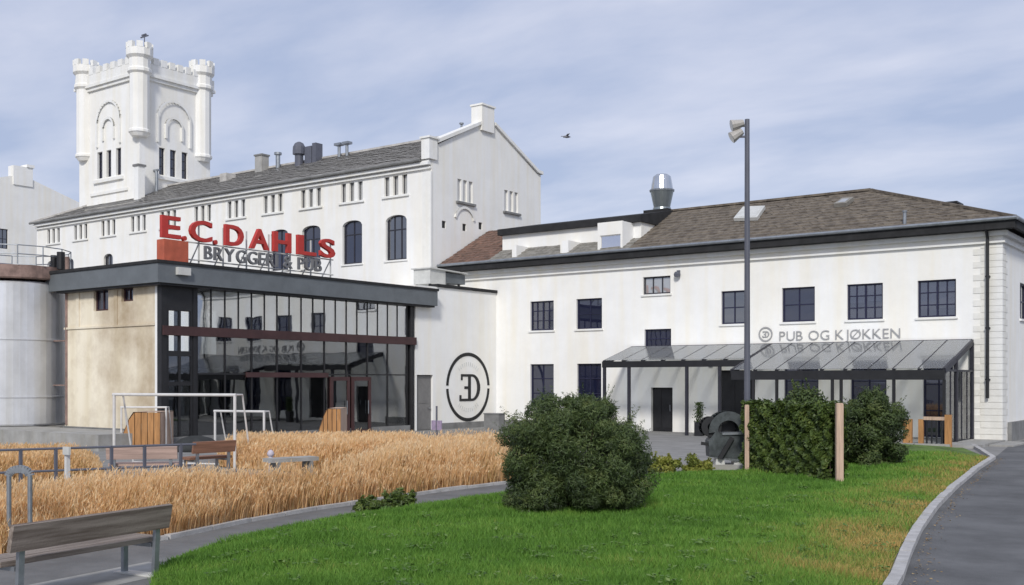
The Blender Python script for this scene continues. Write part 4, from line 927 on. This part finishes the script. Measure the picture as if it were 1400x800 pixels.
def leaf_cloud(C, Nrm, sz, asp, jitter):
    """rhombus leaves at C, roughly facing outwards"""
    n = len(C); d = Nrm+rng.normal(0, jitter, (n,3)); d /= np.linalg.norm(d, axis=1)[:,None]
    t = rng.normal(0, 1, (n,3)); a = np.cross(d, t); a /= np.linalg.norm(a, axis=1)[:,None]; b = np.cross(d, a)
    s = sz*rng.uniform(.6, 1.4, n)[:,None]
    return np.stack([C-a*s, C+b*s*asp, C+a*s, C-b*s*asp], 1).reshape(-1, 3)
M['bushleaf'] = tint_mat('dark_conifer_leaves', [(.022, .036, .012), (.052, .082, .024), (.088, .125, .036), (.14, .165, .05)], .55, .15, spec=.35)
M['hedgeleaf'] = tint_mat('hedge_leaves', [(.035, .055, .014), (.070, .110, .024), (.11, .155, .034), (.17, .20, .055)], .5, .2, spec=.35)
def bush(base, rx, ry, h, n, name, label, m, nl=70, lump=.34, size=.05, low=.18, asp=.4, cat='bush', taper=.8):
    root = thing(name, base, label, cat)
    st = MB()
    for i in range(9):
        a = i*2.4; st.tube((0,0,-.02), (rx*.55*math.cos(a), ry*.55*math.sin(a), h*random.uniform(.45,.8)), .05, .012, 6)
    st.build('stem', M['bark'], root, local=True)
    c = []; 
    for i in range(nl):
        a = rng.uniform(0, 2*math.pi); e = math.asin(rng.uniform(-.62, 1)); q = rng.uniform(.70, 1.0)
        zc = max(.06, .40+.60*math.sin(e)); 
        rr = math.cos(e)*(1 if e > 0 else .95)
        c.append((rx*q*rr*math.cos(a), ry*q*rr*math.sin(a), h*zc*q if e > .5 else h*zc))
    c = np.array(c); lr = lump*rng.uniform(.55, 1.35, nl)
    k = rng.integers(0, nl, n); u = rng.normal(0, 1, (n,3)); u /= np.linalg.norm(u, axis=1)[:,None]
    rad = lr[k]*rng.uniform(.45, 1.05, n)**.5
    P = c[k]+u*rad[:,None]*np.array([1,1,.8]); ok = P[:,2] > .03
    P, u, k = P[ok], u[ok], k[ok]
    # a few sprigs sticking out
    nc = n//4; uc = rng.normal(0, 1, (nc,3)); uc /= np.linalg.norm(uc, axis=1)[:,None]; rc_ = rng.uniform(.35, .86, nc)[:,None]
    Pc = uc*rc_*np.array([rx, ry, h*.5])+np.array([0, 0, h*.47]); okc = Pc[:,2] > .05
    P = np.concatenate([P, Pc[okc]]); u = np.concatenate([u, uc[okc]]); k = np.concatenate([k, rng.integers(0, nl, okc.sum())])
    ns = int(nl*2.2); kc = rng.integers(0, nl, ns); dr = c[kc]*np.array([1,1,.35])/np.array([rx,ry,h])+np.array([0,0,.55])+rng.normal(0,.3,(ns,3)); dr /= np.linalg.norm(dr,axis=1)[:,None]
    m_ = 26; tt = np.tile(np.linspace(.1,1,m_), ns); st_ = np.repeat(np.arange(ns), m_)
    Ps = c[kc][st_]+dr[st_]*((lr[kc]*rng.uniform(.9,1.75,ns))[st_]*tt)[:,None]+rng.normal(0,.018,(ns*m_,3))*(1.3-tt)[:,None]; okk = Ps[:,2] > .03
    P = np.concatenate([P, Ps[okk]]); u = np.concatenate([u, dr[st_][okk]]); k = np.concatenate([k, kc[st_][okk]])
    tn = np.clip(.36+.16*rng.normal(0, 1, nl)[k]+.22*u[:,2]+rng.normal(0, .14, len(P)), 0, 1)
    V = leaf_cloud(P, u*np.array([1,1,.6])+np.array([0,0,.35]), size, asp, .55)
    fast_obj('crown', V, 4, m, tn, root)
    return root
bc = D(783, 18.75)
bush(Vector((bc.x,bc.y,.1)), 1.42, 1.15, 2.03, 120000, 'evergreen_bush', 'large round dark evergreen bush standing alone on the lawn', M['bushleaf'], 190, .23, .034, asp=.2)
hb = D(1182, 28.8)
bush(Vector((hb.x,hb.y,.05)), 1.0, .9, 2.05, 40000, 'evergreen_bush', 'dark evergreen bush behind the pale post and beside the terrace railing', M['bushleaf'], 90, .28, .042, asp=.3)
hb = D(1105, 29.6)
bush(Vector((hb.x,hb.y,.05)), .95, .8, 1.98, 20000, 'evergreen_bush', 'dark bush peeking over the top of the leafy hedge screen', M['bushleaf'], 50, .30, .05)
for px, d, r, h, lab in ((908,25.8,.36,.48,'small yellow green shrub on the lawn edge right of the large bush'),(953,26.6,.30,.44,'small yellow green shrub at the left foot of the bronze sculpture')):
    b = D(px, d); bush(Vector((b.x,b.y,.03)), r, r, h, 2600, 'small_shrub', lab, tint_mat('young_leaves', [(.12,.15,.03),(.24,.26,.05),(.38,.36,.09)], .6, .3), 16, .13, .04, cat='shrub')
for px, py, r in ((500,704,.24),(528,700,.22),(550,693,.2)):
    b = G(px, py)
    bush(Vector((b.x,b.y,.04)), r*1.2, r*.8, .20, 900, 'low_plant', {500:'low leafy plant at the lawn edge, nearest to the bench',528:'low leafy plant between two others at the lawn edge',550:'low leafy plant at the lawn edge, nearest to the large bush'}[px], M['hedgeleaf'], 12, .11, .04, cat='plant')
# hedge screen between two posts
h0, h1 = D(1025, 26.6), D(1143, 23.9); hd = (h1-h0).normalized(); hn = Vector((-hd.y, hd.x, 0)); hl = (h1-h0).length
hg = thing('hedge_screen', h0.lerp(h1,.5), 'dense green leafy hedge screen stretched between two pale posts', 'hedge')
m = MB()
for i in range(9):
    q = h0.lerp(h1, (i+.5)/9); m.tube(q, q+Vector((random.uniform(-.1,.1),0,1.6)), .02, .01, 6)
m.build('stem', M['bark'], hg)
n = 52000; t = rng.uniform(0, 1, n); z = rng.uniform(.04, 1, n); s = rng.choice([-1, 1], n); 
topz = 1.78+.04*np.sin(t*17)+.04*np.sin(t*41+1)+.03*np.sin(t*83+2)+np.abs(rng.normal(0,.045,n))
thk = .25+.05*np.sin(t*19+z*9)+.05*np.sin(t*51-z*17)+.05*np.sin(t*37+z*31)
onT = rng.uniform(0, 1, n) < .14
off = np.where(onT, rng.uniform(-1, 1, n)*.26, s*(thk-np.abs(rng.normal(0, .06, n))))
zz_ = np.where(onT, topz-np.abs(rng.normal(0, .05, n)), z*topz)
C = np.array(h0)[None]+np.array(h1-h0)[None]*(t[:,None]*1.0)+np.array(hn)[None]*off[:,None]; C[:,2] = zz_
nr_ = np.where(onT[:,None], np.array([[0,0,1.]]), np.array(hn)[None]*s[:,None]+np.array([[0,0,.5]]))
tn = np.clip(.38+.14*np.sin(t*29+z*13)+.1*np.sin(t*67-z*31)+rng.normal(0, .17, n), 0, 1)
fast_obj('foliage', leaf_cloud(C, nr_, .042, .55, .5)-np.array(hg.location), 4, M['hedgeleaf'], tn, hg)
for (px, d, hgt, wd, lab) in ((1021,26.2,1.78,.10,'pale square wooden post at the end of the hedge beside the bronze sculpture'),(1147.5,23.4,1.88,.15,'thick pale wooden post at the hedge end in front of the dark bush')):
    b = D(px, d); m = MB(); m.box(-wd/2,wd/2,-wd/2,wd/2,0,hgt); m.box(-wd/2+.01,wd/2-.01,-wd/2+.01,wd/2-.01,hgt,hgt+.02)
    o = m.build('wooden_post', M['postwood'], local=True); o.location = b; o.rotation_euler = (0,0,.55); tag(o, lab, 'post')

# ================================================================== SCULPTURE
sb = D(987, 27.4, .13); sculpt = thing('bronze_sculpture', sb, 'dark bronze arched sculpture with round openings on a pale slab', 'sculpture', rz=math.atan2(SA,CA))
def lp3(x, z, y=0): return Vector((x, y, z))
m = MB(); m.box(-.45,.85,-.4,.5,0,.12); m.build('slab', M['concrete'], sculpt, local=True)
lm = lambda a, n, z: (a, -n, z)
m = MB(); ring(m, lm, .12, .98, .27, .50, -.30, .26, -.15, math.pi+.1, 20); m.build('arch', M['sculpt'], sculpt, local=True)
m = MB(); m.prism([(-.36,-.22,.32),(.30,-.25,.20),(.60,-.22,.24),(.62,-.25,.90),(.1,-.3,.88),(-.2,-.28,.98),(-.38,-.22,.72)], (0,.5,0)); m.build('body', M['sculpt'], sculpt, local=True)
m = MB(); m.prism([(-.05,-.33,.88),(.60,-.33,.90),(.62,-.33,.96),(-.05,-.33,.94)], (0,.62,0)); m.build('ledge', M['steel'], sculpt, local=True)
m = MB(); ring(m, lm, -.30, 1.08, .10, .26, -.24, .18, 0, 2*math.pi, 18); m.build('wheel', M['black'], sculpt, local=True)
m = MB(); m.prism([(.0,.15,.94),(.40,.15,.94),(.30,.15,1.3),(.05,.15,1.36)], (0,.08,0)); m.build('back_plate', M['black'], sculpt, local=True)
m = MB(); m.bar((-.12,-.30,.28),(.20,-.32,.82),.10); m.bar((-.55,-.1,.66),(-.3,-.1,.62),.08); m.build('brace', M['black'], sculpt, local=True)
for x in (-.2, .27):
    m = MB(); m.prism([(x,-.2,.12),(x+.24,-.2,.12),(x+.2,-.2,.33),(x+.04,-.2,.33)], (0,.4,0)); m.build('foot', M['hatch'], sculpt, local=True)
pp = D(956, 46); planter = thing('potted_plant', pp, 'slim dark plant in a tall black pot beside the terrace door', 'plant')
m = MB(); m.prism([(-.16,-.16,0),(.16,-.16,0),(.16,.16,0),(-.16,.16,0)], (0,0,.6)); m.build('pot', M['black'], planter, local=True)
V = leaf_cloud(np.stack([rng.normal(0,.09,900), rng.normal(0,.09,900), rng.uniform(.6,1.45,900)], 1), np.tile([[0,0,.4]], (900,1)), .05, .3, .7); fast_obj('foliage', V, 4, M['bushleaf'], rng.uniform(0,.6,900), planter)

# ================================================================== GOALS, RAMPS, BENCHES, FENCE
def goal(name, a, b, h, depth, r, label, group='white football goal frames in the court'):
    root = thing(name, a.lerp(b,.5), label, 'goal', group)
    d = (b-a).normalized(); n = Vector((-d.y, d.x, 0)); up = Vector((0,0,h))
    m = MB(); m.tube(a, a+up, r); m.build('post', M['goal'], root); m = MB(); m.tube(b, b+up, r); m.build('post', M['goal'], root)
    m = MB(); m.tube(a+up-d*r, b+up+d*r, r); m.build('crossbar', M['goal'], root)
    m = MB(); k = n*depth*.45
    for e in (a, b):
        m.tube(e+up, e+up+k, r*.6); m.tube(e+up+k, e+n*depth, r*.6); m.tube(e+n*depth+Vector((0,0,r*.6)), e+Vector((0,0,r*.6)), r*.6)
    m.tube(a+n*depth+Vector((0,0,.03)), b+n*depth+Vector((0,0,.03)), r*.6); m.tube(a+up+k, b+up+k, r*.6); m.build('back_frame', M['goal'], root)
    return root
goal('football_goal', D(156,30.0), D(321,29.0), 2.0, .9, .042, 'larger white tubular football goal before the cream wall')
goal('football_goal', D(294,37.5), D(361,36.8), 1.32, .7, .042, 'small white football goal before the glass front, right of the larger goal')
goal('football_goal', D(166,37.5), D(227,37.5), 1.45, .7, .035, 'small white football goal around the wooden ramp, seen through the larger goal')
def ramp(name, px0, px1, d, h, run, label, both=False):
    a, b = D(px0, d), D(px1, d); root = thing(name, a.lerp(b,.5), label, 'ramp', 'orange wooden play ramps'); u = (b-a).normalized(); n = Vector((-u.y,u.x,0)); Lh = (b-a).length
    def hz(x):
        t = min(1, x/run); return h*(t**1.2)
    N_ = 7
    for i in range(N_):
        x0, x1 = Lh*i/N_+.012, Lh*(i+1)/N_-.012
        m = MB(); m.prism([a+u*x0, a+u*x1, a+u*x1+Vector((0,0,max(.05,hz(x1)))), a+u*x0+Vector((0,0,max(.03,hz(x0))))], n*.06); m.build('plank', M['orangewood'], root)
    m = MB(); k = 10
    for i in range(k):
        x0, x1 = Lh*i/k, Lh*(i+1)/k; q = [a+u*x0+Vector((0,0,hz(x0)+.02)), a+u*x1+Vector((0,0,hz(x1)+.02))]
        m.quad(q[0]-n*.03, q[1]-n*.03, q[1]+n*1.5, q[0]+n*1.5)
    e = a+u*(Lh-.02); m.quad(e+n*.06, e+n*1.5, e+n*1.5+Vector((0,0,h)), e+n*.06+Vector((0,0,h))); m.build('deck', M['postwood'], root, fix=False)
    return root
ramp('wooden_ramp', 158, 219, 37.0, 1.28, .55, 'orange plank ramp before the cream wall inside the goal frames')
ramp('wooden_ramp', 424, 466, 36.5, 1.42, .55, 'orange plank ramp with slanted edge before the glass doors')
rb = D(268, 36.5); m = MB(); m.lathe((0,0,0), [(1.0,0),(.85,.18),(.5,.42),(.2,.5)], 20); o = m.build('rubber_mound', M['rubber'], local=True, smooth=True); o.location = rb; tag(o, 'dark low rubber play mound before the glass stair bay', 'mound')

def bench(loc, ang, label, wood, group=None, Lb=2.2):
    root = thing('park_bench', loc, label, 'bench', group, rz=ang)
    m = MB(); m.prism([(0,-.05,.575),(Lb,-.05,.575),(Lb,-.11,.86),(0,-.11,.86)], (0,.06,.012)); m.build('backrest', wood, root, local=True)
    for i in range(3):
        m = MB(); m.box(0, Lb, .10+i*.165, .10+i*.165+.155, .41, .47); m.build('seat_plank', wood, root, local=True)
    for x in (.16, Lb-.16):
        m = MB(); m.prism([(x-.035,.0,0),(x+.035,.0,0),(x+.035,-.04,.80),(x-.035,-.04,.80)], (0,.05,0)); m.build('leg', M['steel'], root, local=True)
        m = MB(); m.box(x-.035,x+.035,.52,.57,.0,.405); m.build('leg', M['steel'], root, local=True)
        m = MB(); m.box(x-.033,x+.033,.052,.518,.355,.405); m.build('seat_bracket', M['steel'], root, local=True)
        m = MB(); m.box(x-.09,x+.09,-.10,.64,.0,.018); m.build('base_plate', M['hatch'], root, local=True)
    return root
def cw2(xc, d): return Vector((xc*CA-d*SA, xc*SA+d*CA, 0))
A, B = cw2(-5.30, 11.2), cw2(-4.26, 13.15); ab = B-A
fb = bench(A+Vector((0,0,.012)), math.atan2(ab.y, ab.x), 'weathered grey wooden bench with steel legs beside the path, seen from behind', M['wood'], Lb=ab.length)
bslab = MB(); bslab.prism([(A-ab.normalized()*.8).to_3d(), (B+ab.normalized()*.55).to_3d()] + [B+ab.normalized()*.55+Vector((-ab.y,ab.x,0)).normalized()*.9, A-ab.normalized()*.8+Vector((-ab.y,ab.x,0)).normalized()*.9], (0,0,.011)); struct(bslab.build('bench_pad', M['concrete']))
a1, a2 = D(146, 24.6), D(243, 24.8); v = a2-a1
bench(a1, math.atan2(v.y, v.x), 'pinkish wooden bench behind the steel railing, left of the brown bench', M['pinkwood'], 'benches in the court', v.length)
a1, a2 = D(262, 26.5), D(320, 27.4); v = a2-a1
bench(a1, math.atan2(v.y, v.x), 'brown wooden bench standing right beside the pinkish bench', M['brownwood'], 'benches in the court', v.length)
a1, a2 = D(372, 24.5), D(436, 25.3); v = (a2-a1); n = Vector((-v.y,v.x,0)).normalized()
cbn = thing('stone_bench', a1.lerp(a2,.5), 'low pale slab bench without backrest at the grass edge', 'bench')
m = MB(); m.prism([a1+Vector((0,0,.50)), a2+Vector((0,0,.50)), a2+n*.45+Vector((0,0,.50)), a1+n*.45+Vector((0,0,.50))], (0,0,.09)); m.build('seat', M['concrete'], cbn)
for t in (.12, .82):
    q = a1.lerp(a2,t); m = MB(); m.prism([q, q+v*.06, q+v*.06+n*.4, q+n*.4], (0,0,.498)); m.build('leg', M['plinth'], cbn)
bl = D(370, 25.5); m = MB(); m.lathe((0,0,0), [(.02,.56),(.07,.59),(.09,.65),(.06,.71),(.02,.74)], 12); m.tube((0,0,0),(0,0,.6),.05); o = m.build('globe_light', mat('lilac_globe', (.5,.46,.52), .5, .1, 5), local=True, smooth=True); o.location = bl; tag(o, 'small pale globe light on a short stem beside the slab bench', 'light')
sp = D(597, 33.2); sgn = thing('marker_post', sp, 'thin grey marker post with a lilac plate among the straw grass', 'post')
m = MB(); m.tube((0,0,0),(0,0,1.6),.03); m.build('post', M['lampgrey'], sgn, local=True); m = MB(); m.box(-.2,.2,-.02,.02,.85,1.15); m.build('plate', mat('lilac_plate', (.3,.25,.36), .6, .15, 8), sgn, local=True)
cab = D(676, 52.0); m = MB(); m.box(-.45,.45,-.25,.25,0,.75); m.box(-.48,.48,-.28,.28,.75,.8); o = m.build('utility_cabinet', M['plinth'], local=True); o.location = cab; o.rotation_euler = (0,0,0); tag(o, 'low grey utility cabinet in the corner by the emblem wall', 'cabinet')

# steel railing
f0, f1 = D(-40, 21.4), D(268, 23.7); fd = f1-f0
fe = thing('steel_railing', f0.lerp(f1,.5), 'grey steel pipe railing running through the straw grass', 'railing')
for z in (.98, .52):
    m = MB(); m.tube(f0+Vector((0,0,z)), f1+Vector((0,0,z)), .026); m.build('rail', M['lampgrey'], fe)
for px in (-38, 23, 69, 145, 192, 245):
    t = (px+40)/308; q = f0.lerp(f1,t); m = MB(); m.box(q.x-.028,q.x+.028,q.y-.028,q.y+.028,0,1.0); m.build('post', M['lampgrey'], fe)
q = D(92, 21.6); pm = thing('gate_post', q, 'pale post with a small latch box standing by the railing', 'post'); m = MB(); m.box(-.04,.04,-.04,.04,0,1.02); m.build('post', M['goal'], pm, local=True); m = MB(); m.box(-.02,.2,-.09,-.045,.9,1.06); m.build('latch_box', M['hatch'], pm, local=True)
# hoop
hp = D(41, 14.2); hx = Vector((CA,SA,0)); pts = []
for i in range(13):
    a = math.pi*i/12; pts.append(hp+hx*(-.14+.14*math.cos(a))+Vector((0,0,1.13+.09*math.sin(a))))
hoop = thing('bike_hoop', hp, 'bent steel bicycle hoop with a broad curved top at the grass edge', 'bike rack')
m = MB(); m.tube(hp, pts[0], .032); m.tube(hp-hx*.28, pts[-1], .032); m.build('leg', M['steel'], hoop)
m = MB()
for i in range(12): m.bar(pts[i], pts[i+1]+(pts[i+1]-pts[i])*.05, .10, .05, up=(SA,-CA,0))
m.build('curved_top', M['steel'], hoop)

# gull
gb = D(775, 60, EYE+(520-187)*60/F); gull = thing('seagull', gb, 'small grey gull gliding in the sky above the pub', 'bird', rz=.9)
bmx = bmesh.new(); bmesh.ops.create_uvsphere(bmx, u_segments=12, v_segments=8, radius=1)
for v in bmx.verts:
    x, y, z = v.co; t = (x+1)/2; r = .055*(.5+.9*math.sin(math.pi*min(1,t*.9+.1))); v.co = Vector((x*.24, y*r*1.1, z*r))
me = bpy.data.meshes.new('body'); bmx.to_mesh(me); bmx.free(); me.materials.append(M['birdgrey']); me.shade_smooth(); o = bpy.data.objects.new('body', me); COL.objects.link(o); o.parent = gull
for s in (-1, 1):
    m = MB(); P_ = [(.06,0,.03),(.08,.22*s,.12),(.0,.55*s,.06),(-.06,.50*s,.05),(-.05,.22*s,.10),(-.08,0,.02)]
    m.prism(P_, (0,0,.012)); m.build('wing', M['birdgrey'], gull, local=True)
m = MB(); m.prism([(-.18,-.03,0),(-.34,-.06,.0),(-.34,.06,.0),(-.18,.03,0)], (0,0,.012)); m.build('tail', M['birdgrey'], gull, local=True)
